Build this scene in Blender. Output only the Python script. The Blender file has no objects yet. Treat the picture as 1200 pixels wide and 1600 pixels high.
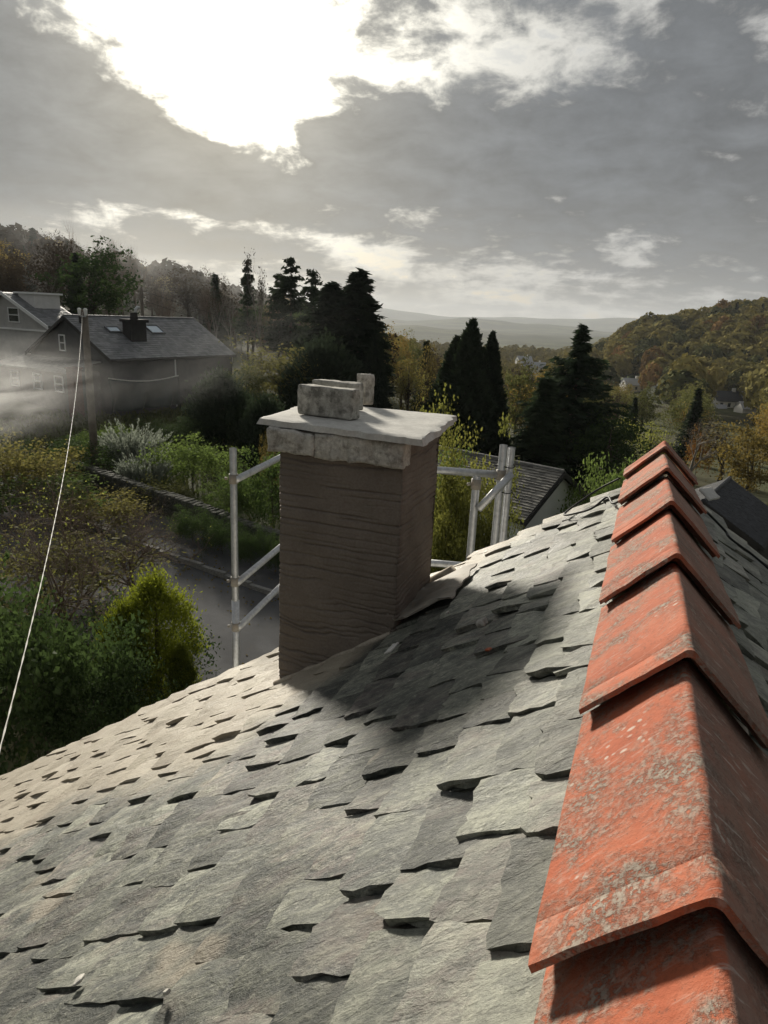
import bpy, math, random
import numpy as np
from mathutils import Vector, Matrix

rnd = random.Random(7)
rng = np.random.default_rng(7)
sc = bpy.context.scene
col = sc.collection
R = math.radians

# ------------------------------------------------------------------ camera
# world: +Y along the red ridge, +X right of it, z = 0 at the ridge apex
F_PX, YAW, PITCH, ROLL = 1071.0, R(19.99), R(16.01), R(2.66)
CAM = np.array([-0.110, 0.0, 0.433])
_f = np.array([-math.sin(YAW) * math.cos(PITCH), math.cos(YAW) * math.cos(PITCH), -math.sin(PITCH)])
_r = np.array([math.cos(YAW), math.sin(YAW), 0.0])
_u = np.cross(_r, _f)
RT = math.cos(ROLL) * _r + math.sin(ROLL) * _u
UP = -math.sin(ROLL) * _r + math.cos(ROLL) * _u
FW = _f
cd = bpy.data.cameras.new('camera')
cam = bpy.data.objects.new('camera', cd)
col.objects.link(cam)
cam.matrix_world = Matrix(((RT[0], UP[0], -FW[0], CAM[0]), (RT[1], UP[1], -FW[1], CAM[1]),
                           (RT[2], UP[2], -FW[2], CAM[2]), (0, 0, 0, 1)))
cd.sensor_fit = 'VERTICAL'
cd.sensor_height = 24.0
cd.sensor_width = 18.0
cd.lens = F_PX / 1600.0 * 24.0
cd.clip_start = 0.02
cd.clip_end = 40000.0
sc.camera = cam

SUN_AZ, SUN_EL = R(-39.0), R(18.5)
SUN = np.array([math.sin(SUN_AZ) * math.cos(SUN_EL), math.cos(SUN_AZ) * math.cos(SUN_EL), math.sin(SUN_EL)])


def ray(px, py):
    return FW + RT * (px - 600.0) / F_PX + UP * (800.0 - py) / F_PX


def hit(px, py, n, o):
    d = ray(px, py)
    n = np.array(n, float)
    return CAM + d * (((np.array(o, float) - CAM) @ n) / (d @ n))


def proj(P):
    d = np.asarray(P, float) - CAM
    z = d @ FW
    return np.stack([600 + F_PX * (d @ RT) / z, 800 - F_PX * (d @ UP) / z], -1), z


# ------------------------------------------------------------------ node helpers
class NT:
    def __init__(s, tree):
        s.t = tree
        s.n = tree.nodes
        s.l = tree.links

    def set(s, sock, v):
        if hasattr(v, 'is_output'):
            s.l.new(v, sock)
        elif isinstance(v, (tuple, list)) and len(v) == 3 and sock.type == 'RGBA':
            sock.default_value = (*v, 1)
        else:
            sock.default_value = v

    def math(s, op, a, b=None, c=None, clamp=False):
        m = s.n.new('ShaderNodeMath')
        m.operation = op
        m.use_clamp = clamp
        s.set(m.inputs[0], a)
        if b is not None:
            s.set(m.inputs[1], b)
        if c is not None:
            s.set(m.inputs[2], c)
        return m.outputs[0]

    def vmath(s, op, a, b=None):
        m = s.n.new('ShaderNodeVectorMath')
        m.operation = op
        s.set(m.inputs[0], a)
        if b is not None:
            s.set(m.inputs[1], b)
        return m.outputs['Value'] if op in ('DOT_PRODUCT', 'LENGTH') else m.outputs[0]

    def noise(s, vec, scale, detail=4, rough=.55, dist=0.0, w=None):
        m = s.n.new('ShaderNodeTexNoise')
        if w is not None:
            m.noise_dimensions = '4D'
            s.set(m.inputs['W'], w)
        if vec is not None:
            s.set(m.inputs['Vector'], vec)
        s.set(m.inputs['Scale'], scale)
        s.set(m.inputs['Detail'], detail)
        s.set(m.inputs['Roughness'], rough)
        s.set(m.inputs['Distortion'], dist)
        return m.outputs[0]

    def mapr(s, v, a, b, c=0.0, d=1.0, smooth=False):
        m = s.n.new('ShaderNodeMapRange')
        m.interpolation_type = 'SMOOTHSTEP' if smooth else 'LINEAR'
        for i, x in enumerate((v, a, b, c, d)):
            s.set(m.inputs[i], x)
        return m.outputs[0]

    def mix(s, fac, a, b, blend='MIX'):
        m = s.n.new('ShaderNodeMix')
        m.data_type = 'RGBA'
        m.blend_type = blend
        s.set(m.inputs[0], fac)
        s.set(m.inputs[6], a)
        s.set(m.inputs[7], b)
        return m.outputs[2]

    def scale(s, vec, v):
        m = s.n.new('ShaderNodeVectorMath')
        m.operation = 'MULTIPLY'
        s.set(m.inputs[0], vec)
        m.inputs[1].default_value = v
        return m.outputs[0]

    def rotz(s, vec, ang):
        m = s.n.new('ShaderNodeMapping')
        s.set(m.inputs[0], vec)
        m.inputs['Rotation'].default_value = (0, 0, ang)
        return m.outputs[0]

    def attr(s, name):
        m = s.n.new('ShaderNodeAttribute')
        m.attribute_name = name
        return m.outputs['Fac']

    def bump(s, h, strength, dist, normal=None):
        m = s.n.new('ShaderNodeBump')
        s.set(m.inputs['Height'], h)
        m.inputs['Strength'].default_value = strength
        m.inputs['Distance'].default_value = dist
        if normal is not None:
            s.set(m.inputs['Normal'], normal)
        return m.outputs[0]

    def coord(s, kind):
        if kind == 'POS':
            return s.n.new('ShaderNodeNewGeometry').outputs['Position']
        return s.n.new('ShaderNodeTexCoord').outputs[kind]

    def objrand(s):
        return s.n.new('ShaderNodeObjectInfo').outputs['Random']


MATS = {}


def material(name):
    m = bpy.data.materials.new(name)
    m.use_nodes = True
    t = NT(m.node_tree)
    b = m.node_tree.nodes['Principled BSDF']
    MATS[name] = m
    return m, t, b


# ------------------------------------------------------------------ world: Nishita behind broken cloud
world = bpy.data.worlds.new('World')
sc.world = world
world.use_nodes = True
wt = NT(world.node_tree)
for n in list(wt.n):
    wt.n.remove(n)
out = wt.n.new('ShaderNodeOutputWorld')
dirv = wt.coord('Generated')
sep = wt.n.new('ShaderNodeSeparateXYZ')
wt.l.new(dirv, sep.inputs[0])
X, Y, Z = sep.outputs
az = wt.math('ARCTAN2', X, Y)
el = wt.math('ARCSINE', Z)
# cloud-deck coordinates: the deck is seen ever more obliquely towards the horizon
zz = wt.math('ADD', wt.math('MAXIMUM', Z, 0.0), 0.20)
cx_ = wt.math('DIVIDE', X, zz)
cy_ = wt.math('DIVIDE', Y, zz)
cmb = wt.n.new('ShaderNodeCombineXYZ')
wt.l.new(cx_, cmb.inputs[0]); wt.l.new(cy_, cmb.inputs[1])
cp = cmb.outputs[0]
n1 = wt.noise(cp, 1.7, 10, .58, .25)
n2 = wt.noise(cp, 5.0, 9, .62, .35)
n3 = wt.noise(wt.scale(dirv, (1, 1, 1.8)), 13.0, 8, .62, .3)


def azel(px, py):
    d = ray(px, py)
    d = d / np.linalg.norm(d)
    return math.atan2(d[0], d[1]), math.asin(d[2])


def blob(px, py, sx, sy, rot, wgt):
    """a soft patch of the cloud deck, centred on one direction of the sky (sizes in degrees)"""
    a0, e0 = azel(px, py)
    da = wt.math('MULTIPLY', wt.math('SUBTRACT', az, a0), math.cos(e0))
    de = wt.math('SUBTRACT', el, e0)
    c, s_ = math.cos(R(rot)), math.sin(R(rot))
    p = wt.math('ADD', wt.math('MULTIPLY', da, c / R(sx)), wt.math('MULTIPLY', de, s_ / R(sx)))
    q = wt.math('ADD', wt.math('MULTIPLY', da, -s_ / R(sy)), wt.math('MULTIPLY', de, c / R(sy)))
    r2 = wt.math('ADD', wt.math('MULTIPLY', p, p), wt.math('MULTIPLY', q, q))
    return wt.math('MULTIPLY', wt.math('EXPONENT', wt.math('MULTIPLY', r2, -1.0)), wgt)


dens = wt.math('ADD', wt.math('MULTIPLY', wt.math('SUBTRACT', n1, .5), 2.0), 0.62)
dens = wt.math('ADD', dens, wt.math('MULTIPLY', wt.math('SUBTRACT', n2, .5), 2.0))
dens = wt.math('ADD', dens, wt.math('MULTIPLY', wt.math('SUBTRACT', n3, .5), 2.4))
for b_ in [(300, 25, 8.0, 4.0, -12, -1.25), (405, 135, 3.4, 4.6, 0, -1.05), (500, 60, 3, 3.5, 20, -.25), (590, 120, 3.5, 3.5, 0, .35), (690, 60, 4, 3, 0, .2),
           (10, 185, 10, 4.8, -14, 1.6), (230, 250, 9, 2.6, -24, 1.5), (385, 300, 4.5, 1.5, -22, .5),
           (630, 250, 8, 2.4, 4, .8), (840, 265, 15, 4.4, -4, .8), (1130, 250, 10, 6, 0, .42), (1150, 60, 9, 5, 0, .18),
           (250, 330, 12, .9, -6, -.75), (60, 338, 5, .9, 0, -.45), (690, 105, 8, 2.2, 10, -.55), (850, 95, 5, 2.0, 0, -.35), (1000, 300, 3, .8, 0, -.3),
           (570, 405, 4, .7, -14, -.55), (700, 440, 12, 1.3, -8, -.40), (880, 430, 6, 1.0, -10, -.3), (620, 372, 9, .9, -14, .4), (100, 400, 14, 1.6, 0, .35),
           (330, 390, 8, 1.3, -8, .35)]:
    dens = wt.math('ADD', dens, blob(*b_))
thick = wt.mapr(dens, .10, .92, 0, 1, True)
cover = wt.mapr(dens, -.15, .2, 0, 1, True)
GLOW = ray(345, 55) / np.linalg.norm(ray(345, 55))      # where the veil in front of the sun is thinnest
sd = wt.vmath('DOT_PRODUCT', dirv, tuple(GLOW))
ang = wt.math('ARCCOSINE', wt.math('MINIMUM', sd, 1.0))
g_wide = wt.math('EXPONENT', wt.math('MULTIPLY', ang, -2.4))
g_slow = wt.math('EXPONENT', wt.math('MULTIPLY', ang, -1.2))
g_mid = wt.math('EXPONENT', wt.math('MULTIPLY', ang, -6.5))
g_core = wt.math('EXPONENT', wt.math('MULTIPLY', wt.math('MULTIPLY', ang, ang), -22.0))
bright = wt.math('ADD', wt.math('ADD', wt.math('MULTIPLY', g_slow, .36), wt.math('MULTIPLY', g_mid, .50)), .27)
warm = wt.mix(g_wide, (.98, 1.0, 1.02), (1.0, .93, .74))
thin_c = wt.vmath('MULTIPLY', warm, wt.n.new('ShaderNodeCombineXYZ').outputs[0])
cb = thin_c.node.inputs[1].links[0].from_node
for i in range(3):
    wt.l.new(bright, cb.inputs[i])
dk = wt.math('ADD', wt.math('MULTIPLY', g_slow, .105), .082)
dk = wt.math('ADD', dk, wt.math('MULTIPLY', wt.math('EXPONENT', wt.math('MULTIPLY', wt.math('MULTIPLY', ang, ang), -20.0)), .06))
dk = wt.math('MULTIPLY', dk, wt.mapr(wt.math('ADD', n2, wt.math('MULTIPLY', n3, .6)), .55, 1.05, .70, 1.35))
cb2 = wt.n.new('ShaderNodeCombineXYZ')
dtint = wt.n.new('ShaderNodeSeparateColor')
wt.l.new(wt.mix(wt.mapr(g_mid, .05, .5), (.92, .985, 1.05), (1.05, .99, .86)), dtint.inputs[0])
for i in range(3):
    wt.l.new(wt.math('MULTIPLY', dk, dtint.outputs[i]), cb2.inputs[i])
cloudc = wt.mix(thick, thin_c, cb2.outputs[0])
# the veil round the sun itself
cb3 = wt.n.new('ShaderNodeCombineXYZ')
veil = wt.math('ADD', wt.math('MULTIPLY', g_core, 1.25), wt.math('MULTIPLY', g_mid, .30))
for i, k in enumerate((1.0, .95, .80)):
    wt.l.new(wt.math('MULTIPLY', wt.math('MULTIPLY', veil, k), wt.math('SUBTRACT', 1.12, thick)), cb3.inputs[i])
cloudc = wt.vmath('ADD', cloudc, cb3.outputs[0])
# low air towards the horizon: pale cream on the sun's side
hz = wt.math('EXPONENT', wt.math('MULTIPLY', wt.math('ABSOLUTE', el), -13.0))
hcol = wt.mix(g_wide, (.30, .31, .31), (.84, .72, .50))
cloudc = wt.mix(wt.math('MULTIPLY', wt.math('MULTIPLY', hz, wt.mapr(n2, .3, .7, 1.25, .75)), wt.mapr(g_wide, .1, .6, .45, .95)), cloudc, hcol)
sky = wt.n.new('ShaderNodeTexSky')
sky.sky_type = 'NISHITA'
sky.sun_disc = False
sky.sun_elevation = SUN_EL
sky.sun_rotation = SUN_AZ
bg_sky = wt.n.new('ShaderNodeBackground')
wt.l.new(sky.outputs[0], bg_sky.inputs[0])
bg_sky.inputs[1].default_value = 0.05
bg_cl = wt.n.new('ShaderNodeBackground')
wt.l.new(cloudc, bg_cl.inputs[0])
bg_cl.inputs[1].default_value = 1.0
mx = wt.n.new('ShaderNodeMixShader')
# where the deck is open it still carries a bright veil, so a little cloud light stays everywhere
wt.l.new(wt.mapr(cover, 0, 1, .72, 1), mx.inputs[0])
wt.l.new(bg_sky.outputs[0], mx.inputs[1])
wt.l.new(bg_cl.outputs[0], mx.inputs[2])
wt.l.new(mx.outputs[0], out.inputs[0])

# ------------------------------------------------------------------ sun, exposure
sl = bpy.data.lights.new('sun', 'SUN')
sl.energy = 4.8
sl.angle = R(7.0)
sl.color = (1.0, .93, .80)
so = bpy.data.objects.new('sun', sl)
col.objects.link(so)
so.location = (-30, 50, 30)
so.rotation_euler = Vector(tuple(SUN)).to_track_quat('Z', 'Y').to_euler()
sc.view_settings.view_transform = 'Standard'
sc.view_settings.look = 'None'
sc.view_settings.exposure = 0.35
sc.view_settings.gamma = 1.0
sc.view_settings.use_curve_mapping = False
sc.render.engine = 'CYCLES'
sc.cycles.use_denoising = True
sc.cycles.max_bounces = 6
sc.cycles.diffuse_bounces = 3
sc.cycles.glossy_bounces = 2
sc.cycles.transparent_max_bounces = 8
sc.cycles.transmission_bounces = 4
sc.cycles.volume_bounces = 0
sc.cycles.volume_max_steps = 128
sc.cycles.sample_clamp_indirect = 6.0


# ------------------------------------------------------------------ object helpers
def tag(o, label=None, cat=None, group=None, kind=None):
    for k, v in (('label', label), ('category', cat), ('group', group), ('kind', kind)):
        if v:
            o[k] = v
    return o


def empty(name, loc=(0, 0, 0), label=None, cat=None, group=None, kind=None, rz=0.0):
    o = bpy.data.objects.new(name, None)
    o.empty_display_size = .1
    o.location = tuple(loc)
    o.rotation_euler.z = rz
    col.objects.link(o)
    return tag(o, label, cat, group, kind)


def link(name, me, parent=None, loc=None):
    o = bpy.data.objects.new(name, me)
    col.objects.link(o)
    if parent is not None:
        o.parent = parent
        if loc is None:
            # mesh is in world coordinates; undo the parent's placement
            o.matrix_basis = world_of(parent).inverted()
        else:
            o.location = loc
    elif loc is not None:
        o.location = loc
    return o


def world_of(o):
    m = o.matrix_basis.copy()
    if o.parent is not None:
        m = world_of(o.parent) @ m
    return m


def parent_world(o):
    return tuple(world_of(o).translation)


def mesh(name, V, Fs, mat, smooth=False, tone=None):
    """V (n,3); Fs: list of (m,k) index arrays with constant k, or list of lists"""
    me = bpy.data.meshes.new(name)
    V = np.asarray(V, np.float32)
    if isinstance(Fs, np.ndarray):
        Fs = [Fs]
    if len(Fs) and not isinstance(Fs[0], np.ndarray):
        me.from_pydata([tuple(map(float, v)) for v in V], [], [tuple(int(i) for i in f) for f in Fs])
        nf = len(Fs)
    else:
        Fs = [f for f in Fs if len(f)]
        li = np.concatenate([f.ravel() for f in Fs]).astype(np.int32)
        tot = np.concatenate([np.full(len(f), f.shape[1]) for f in Fs]).astype(np.int32)
        st = np.concatenate([[0], np.cumsum(tot)[:-1]]).astype(np.int32)
        me.vertices.add(len(V))
        me.vertices.foreach_set('co', V.ravel())
        me.loops.add(len(li))
        me.loops.foreach_set('vertex_index', li)
        me.polygons.add(len(tot))
        me.polygons.foreach_set('loop_start', st)
        me.polygons.foreach_set('loop_total', tot)
        nf = len(tot)
    me.update(calc_edges=True)
    me.validate()
    if mat is not None:
        me.materials.append(MATS[mat] if isinstance(mat, str) else mat)
    if smooth:
        me.polygons.foreach_set('use_smooth', np.ones(len(me.polygons), bool))
    if tone is not None and len(me.polygons) == nf:
        a = me.attributes.new('tone', 'FLOAT', 'FACE')
        t = np.full(nf, tone, np.float32) if np.isscalar(tone) else np.asarray(tone, np.float32)
        a.data.foreach_set('value', t)
    return me


class MB:
    """collects shapes into one mesh"""
    def __init__(s):
        s.v, s.f = [], []

    def add(s, V, Fc):
        b = len(s.v)
        s.v += [tuple(map(float, p)) for p in V]
        s.f += [tuple(i + b for i in f) for f in Fc]

    def hexa(s, P):
        """8 corners: bottom 0-3 ccw, top 4-7"""
        s.add(P, [(0, 3, 2, 1), (4, 5, 6, 7), (0, 1, 5, 4), (1, 2, 6, 5), (2, 3, 7, 6), (3, 0, 4, 7)])

    def box(s, a, b):
        (x0, y0, z0), (x1, y1, z1) = a, b
        s.hexa([(x0, y0, z0), (x1, y0, z0), (x1, y1, z0), (x0, y1, z0),
                (x0, y0, z1), (x1, y0, z1), (x1, y1, z1), (x0, y1, z1)])

    def obox(s, o, ax, ay, az_, a, b):
        """box in the frame (o; ax, ay, az)"""
        o, ax, ay, az_ = map(lambda q: np.array(q, float), (o, ax, ay, az_))
        P = []
        for z in (a[2], b[2]):
            for x, y in ((a[0], a[1]), (b[0], a[1]), (b[0], b[1]), (a[0], b[1])):
                P.append(o + ax * x + ay * y + az_ * z)
        s.hexa(P)

    def tube(s, pts, rad, n=8, caps=True):
        pts = [np.array(p, float) for p in pts]
        if np.isscalar(rad):
            rad = [rad] * len(pts)
        b = len(s.v)
        prev = None
        for i, p in enumerate(pts):
            t = pts[min(i + 1, len(pts) - 1)] - pts[max(i - 1, 0)]
            t = t / (np.linalg.norm(t) + 1e-9)
            if prev is None:
                a = np.array([0, 0, 1.0]) if abs(t[2]) < .9 else np.array([1.0, 0, 0])
                e1 = np.cross(t, a)
            else:
                e1 = prev - t * (prev @ t)
            e1 = e1 / (np.linalg.norm(e1) + 1e-9)
            prev = e1
            e2 = np.cross(t, e1)
            for k in range(n):
                q = 2 * math.pi * k / n
                s.v.append(tuple(p + rad[i] * (math.cos(q) * e1 + math.sin(q) * e2)))
        for i in range(len(pts) - 1):
            for k in range(n):
                k2 = (k + 1) % n
                s.f.append((b + i * n + k, b + i * n + k2, b + (i + 1) * n + k2, b + (i + 1) * n + k))
        if caps:
            s.f.append(tuple(b + k for k in range(n))[::-1])
            s.f.append(tuple(b + (len(pts) - 1) * n + k for k in range(n)))

    def build(s, name, mat, parent=None, smooth=False, tone=None):
        me = mesh(name, s.v, s.f, mat, smooth, tone)
        return link(name, me, parent)


# ------------------------------------------------------------------ materials
def simple(name, c, rough=.8, var=.25, nscale=6, bump=0.0, bscale=20, metal=0.0, c2=None, spec=.3):
    m, t, b = material(name)
    p = t.coord('POS')
    n = t.noise(p, nscale, 5, .6)
    c = np.array(c)
    lo = c * (1 - var)
    hi = np.array(c2) if c2 is not None else c * (1 + var)
    t.set(b.inputs['Base Color'], t.mix(t.mapr(n, .3, .7), tuple(lo), tuple(hi)))
    b.inputs['Roughness'].default_value = rough
    b.inputs['Metallic'].default_value = metal
    b.inputs['Specular IOR Level'].default_value = spec
    if bump:
        t.set(b.inputs['Normal'], t.bump(t.noise(p, bscale, 6, .6), 1.0, bump))
    return m


def leafmat(name, c1, c2, trans=.45, c3=None):
    m = bpy.data.materials.new(name)
    MATS[name] = m
    m.use_nodes = True
    t = NT(m.node_tree)
    for n in list(t.n):
        t.n.remove(n)
    o = t.n.new('ShaderNodeOutputMaterial')
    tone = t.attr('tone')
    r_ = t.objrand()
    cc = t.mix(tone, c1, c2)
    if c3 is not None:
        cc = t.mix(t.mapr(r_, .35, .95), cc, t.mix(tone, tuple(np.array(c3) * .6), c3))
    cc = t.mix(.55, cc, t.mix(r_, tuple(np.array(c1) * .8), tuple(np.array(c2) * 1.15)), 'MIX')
    d = t.n.new('ShaderNodeBsdfDiffuse')
    t.set(d.inputs[0], cc)
    tr = t.n.new('ShaderNodeBsdfTranslucent')
    hs = t.n.new('ShaderNodeHueSaturation')
    hs.inputs['Saturation'].default_value = 1.02
    hs.inputs['Value'].default_value = 1.35
    t.set(hs.inputs['Color'], cc)
    t.set(tr.inputs[0], hs.outputs[0])
    g = t.n.new('ShaderNodeBsdfGlossy')
    g.inputs['Roughness'].default_value = .6
    g.inputs['Color'].default_value = (.8, .8, .8, 1)
    mx1 = t.n.new('ShaderNodeMixShader')
    mx1.inputs[0].default_value = trans
    t.l.new(d.outputs[0], mx1.inputs[1]); t.l.new(tr.outputs[0], mx1.inputs[2])
    mx2 = t.n.new('ShaderNodeMixShader')
    mx2.inputs[0].default_value = .004 if 'hill' in name or 'brown' in name else .015
    t.l.new(mx1.outputs[0], mx2.inputs[1]); t.l.new(g.outputs[0], mx2.inputs[2])
    t.l.new(mx2.outputs[0], o.inputs[0])
    return m


# roofing slate: riven green-grey stone with pale mortar dust where the chimney was cut
def slate_material():
    m, t, b = material('riven_slate')
    p = t.coord('POS')
    sp = t.n.new('ShaderNodeSeparateXYZ')
    t.l.new(p, sp.inputs[0])
    px, py, pz = sp.outputs
    tone = t.attr('tone')
    tone2 = t.attr('hue')
    # every stone was split from another place in the rock
    ofs = t.n.new('ShaderNodeCombineXYZ')
    for i_, k_ in enumerate((7.3, 13.7, 5.1)):
        t.set(ofs.inputs[i_], t.math('MULTIPLY', tone2, k_))
    pw = p
    p = t.vmath('ADD', p, ofs.outputs[0])
    pr = t.rotz(p, R(-27))
    streak = t.noise(t.scale(pr, (9, 24, 12)), 1.0, 10, .74, .35)
    mott = t.noise(t.scale(pr, (15, 24, 18)), 1.0, 9, .74, .2)
    fine = t.noise(p, 210, 4, .7)
    grit = t.noise(t.scale(pr, (60, 105, 80)), 1.0, 6, .75)
    grit2 = t.noise(t.scale(pr, (46, 80, 60)), 1.0, 6, .75, w=5.0)
    # cleavage: the stone breaks in thin leaves, so its height goes in small steps
    tn = t.math('MULTIPLY', t.noise(t.scale(pr, (4, 13, 6)), 1.0, 5, .60, .3, w=2.0), 9.0)
    fl = t.math('FLOOR', tn)
    fr = t.math('SUBTRACT', tn, fl)
    terr = t.math('ADD', fl, t.mapr(fr, .80, 1.0, 0, 1, True))
    c = t.mix(tone, (.046, .055, .050), (.25, .256, .206))
    c = t.mix(t.mapr(tone2, .66, 1.0, 0, .85), c, t.mix(tone, (.13, .105, .105), (.25, .20, .19)))      # a few purple-grey ones
    c = t.mix(t.mapr(tone2, .0, .20, .75, 0), c, (.070, .080, .090))      # and dark blue-grey ones
    big = t.noise(t.scale(pr, (3, 9, 5)), 1.0, 8, .68, .5, w=7.0)
    c = t.mix(t.mapr(big, .42, .62, .45, 0), c, (.095, .10, .085))
    c = t.mix(t.mapr(t.noise(t.scale(pr, (5, 11, 7)), 1.0, 6, .65, .3, w=11.0), .53, .64, 0, .6), c, (.205, .160, .145))
    c = t.mix(t.mapr(streak, .46, .66, 0, .7), c, (.39, .395, .31))
    c = t.mix(t.mapr(mott, .52, .38, 0, .85), c, (.060, .068, .064))
    c = t.mix(t.mapr(grit, .54, .66, 0, .6), c, (.48, .475, .39))
    c = t.mix(t.mapr(grit2, .50, .38, 0, .75), c, (.040, .045, .043))
    c = t.mix(t.mapr(fine, .48, .36, 0, .4), c, (.06, .066, .06))
    # sun glint put into the colour: slates paler beside the ridge
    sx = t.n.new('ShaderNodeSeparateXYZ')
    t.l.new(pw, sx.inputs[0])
    lime = t.math('MULTIPLY', t.mapr(t.math('ADD', sx.outputs[0], t.math('MULTIPLY', t.math('SUBTRACT', t.noise(pw, 5, 5, .6), .5), .35)), -.42, -.14, 0, .42, True), t.mapr(streak, .38, .58, .35, 1.0))  # mask of the sun glint painted beside the ridge
    c = t.mix(lime, c, (.47, .475, .39))  # lime is the mask of this painted glint
    # stones of different beds differ a good deal in tone
    tv = t.n.new('ShaderNodeCombineXYZ')
    for i_ in range(3):
        t.set(tv.inputs[i_], t.mapr(tone, .1, .95, .62, 1.22))
    c = t.vmath('MULTIPLY', c, tv.outputs[0])
    # rusty blooms
    ru = t.noise(p, 3.1, 4, .6, w=3.7)
    c = t.mix(t.math('MULTIPLY', t.mapr(ru, .60, .78, 0, .6), t.mapr(mott, .4, .6)), c, (.24, .17, .13))
    p = pw
    # dust: settled over the verge end of this slope and round the stack
    wob = t.math('MULTIPLY', t.math('SUBTRACT', t.noise(p, 2.3, 6, .65), .5), 1.1)
    thr = t.math('ADD', 1.42, t.mapr(px, -1.32, -.45, 0, 1.25, True))
    d1 = t.mapr(t.math('ADD', t.math('SUBTRACT', py, thr), wob), -.14, .26, 0, .80, True)
    d1 = t.math('MULTIPLY', d1, t.mapr(px, -.12, -.3))
    spots = t.math('MULTIPLY', t.mapr(t.noise(p, 4.2, 3, .5, w=1.3), .64, .70), t.mapr(px, -.1, -.5, 0, .6))
    dust = t.math('MAXIMUM', d1, spots)
    dust = t.math('MULTIPLY', dust, t.mapr(fine, .35, .6, .75, 1.0))
    dcol = t.mix(t.noise(p, 5, 5, .6), (.36, .30, .225), (.52, .46, .36))
    c = t.mix(dust, c, dcol)
    # white chips and scuffs of mortar
    vor = t.n.new('ShaderNodeTexVoronoi')
    t.set(vor.inputs['Vector'], t.scale(pr, (14, 34, 20)))
    sc_ = t.math('MULTIPLY', t.mapr(vor.outputs['Distance'], .11, .07), t.mapr(t.noise(p, 2.0, 3, .5, w=9.1), .60, .66))
    c = t.mix(t.math('MULTIPLY', sc_, .8), c, (.58, .56, .52))
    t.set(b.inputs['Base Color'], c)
    b.inputs['Specular IOR Level'].default_value = .4
    t.set(b.inputs['Roughness'], t.mapr(mott, .35, .65, .38, .68))
    p = pw
    n1 = t.bump(terr, .8, .0014)
    n2 = t.bump(t.math('ADD', mott, t.math('MULTIPLY', streak, .8)), .95, .0085, n1)
    n3 = t.bump(t.math('ADD', t.math('ADD', grit, grit2), fine), .8, .0018, n2)
    t.set(b.inputs['Normal'], n3)


slate_material()


def terracotta():
    m, t, b = material('terracotta')
    p = t.coord('POS')
    g = t.n.new('ShaderNodeNewGeometry')
    n1 = t.noise(p, 7, 6, .65, .2)
    n2 = t.noise(p, 38, 6, .7)
    n3 = t.noise(p, 190, 4, .7)
    r_ = t.objrand()
    c = t.mix(t.mapr(n1, .3, .7), (.34, .083, .038), (.47, .138, .068))
    c = t.mix(t.math('MULTIPLY', r_, .35), c, (.44, .14, .075))
    # pink-cream weathering film, grey lichen, black specks, white spots
    c = t.mix(t.mapr(t.noise(p, 11, 6, .7, w=2.2), .50, .76, 0, .45), c, (.48, .25, .17))
    patch = t.noise(p, 8, 7, .75, .4, w=5.0)
    speck = t.noise(p, 130, 5, .75, w=6.0)
    lich = t.math('MULTIPLY', t.mapr(patch, .46, .58), t.mapr(speck, .42, .53))
    c = t.mix(t.math('MULTIPLY', lich, .92), c, t.mix(t.noise(p, 60, 4, .7), (.13, .115, .095), (.44, .40, .33)))
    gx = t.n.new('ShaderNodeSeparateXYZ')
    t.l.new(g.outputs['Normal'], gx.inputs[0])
    shade_wear = t.math('MULTIPLY', t.mapr(gx.outputs[0], .2, .5), t.mapr(t.noise(p, 12, 6, .7, w=3.0), .35, .6, .40, .85))  # right faces grey-brown: weathering, with their shade painted in
    c = t.mix(shade_wear, c, t.mix(n2, (.17, .115, .09), (.33, .245, .20)))
    c = t.mix(t.math('MULTIPLY', t.mapr(speck, .50, .40), t.mapr(n2, .45, .6, 0, .45)), c, (.10, .05, .035))
    v = t.n.new('ShaderNodeTexVoronoi')
    t.set(v.inputs['Vector'], t.vmath('ADD', p, t.scale(t.n.new('ShaderNodeTexNoise').outputs['Color'], (.02, .02, .02))))
    v.inputs['Scale'].default_value = 62
    spot = t.math('MULTIPLY', t.mapr(v.outputs['Distance'], .30, .18), t.mapr(t.noise(p, 9, 4, .6, w=8.0), .53, .62))
    c = t.mix(t.math('MULTIPLY', spot, .75), c, (.56, .50, .43))
    v2 = t.n.new('ShaderNodeTexVoronoi')
    t.set(v2.inputs['Vector'], p)
    v2.inputs['Scale'].default_value = 90
    c = t.mix(t.mapr(v2.outputs['Distance'], .10, .05, 0, .8), c, (.09, .06, .045))
    # long scuffs running down the faces
    sp = t.n.new('ShaderNodeSeparateXYZ')
    t.l.new(p, sp.inputs[0])
    sv = t.scale(t.rotz(p, R(-20)), (26, 160, 26))
    scuff = t.math('MULTIPLY', t.mapr(t.noise(sv, 1.0, 3, .5), .61, .68), t.mapr(sp.outputs[0], -.01, .03, .25, 1.0))
    c = t.mix(t.math('MULTIPLY', scuff, .75), c, (.60, .52, .46))
    c = t.mix(t.math('MULTIPLY', t.mapr(sp.outputs[0], .0, .035, 0, .55), t.mapr(n1, .3, .6)), c, (.30, .185, .14))  # right side browner again, wear and painted shade in one tint
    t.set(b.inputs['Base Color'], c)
    b.inputs['Roughness'].default_value = .82
    b.inputs['Specular IOR Level'].default_value = .25
    nn = t.bump(t.math('ADD', n2, t.math('MULTIPLY', lich, .35)), .8, .0030)
    t.set(b.inputs['Normal'], t.bump(t.math('ADD', n3, speck), .8, .0014, nn))


terracotta()


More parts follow.
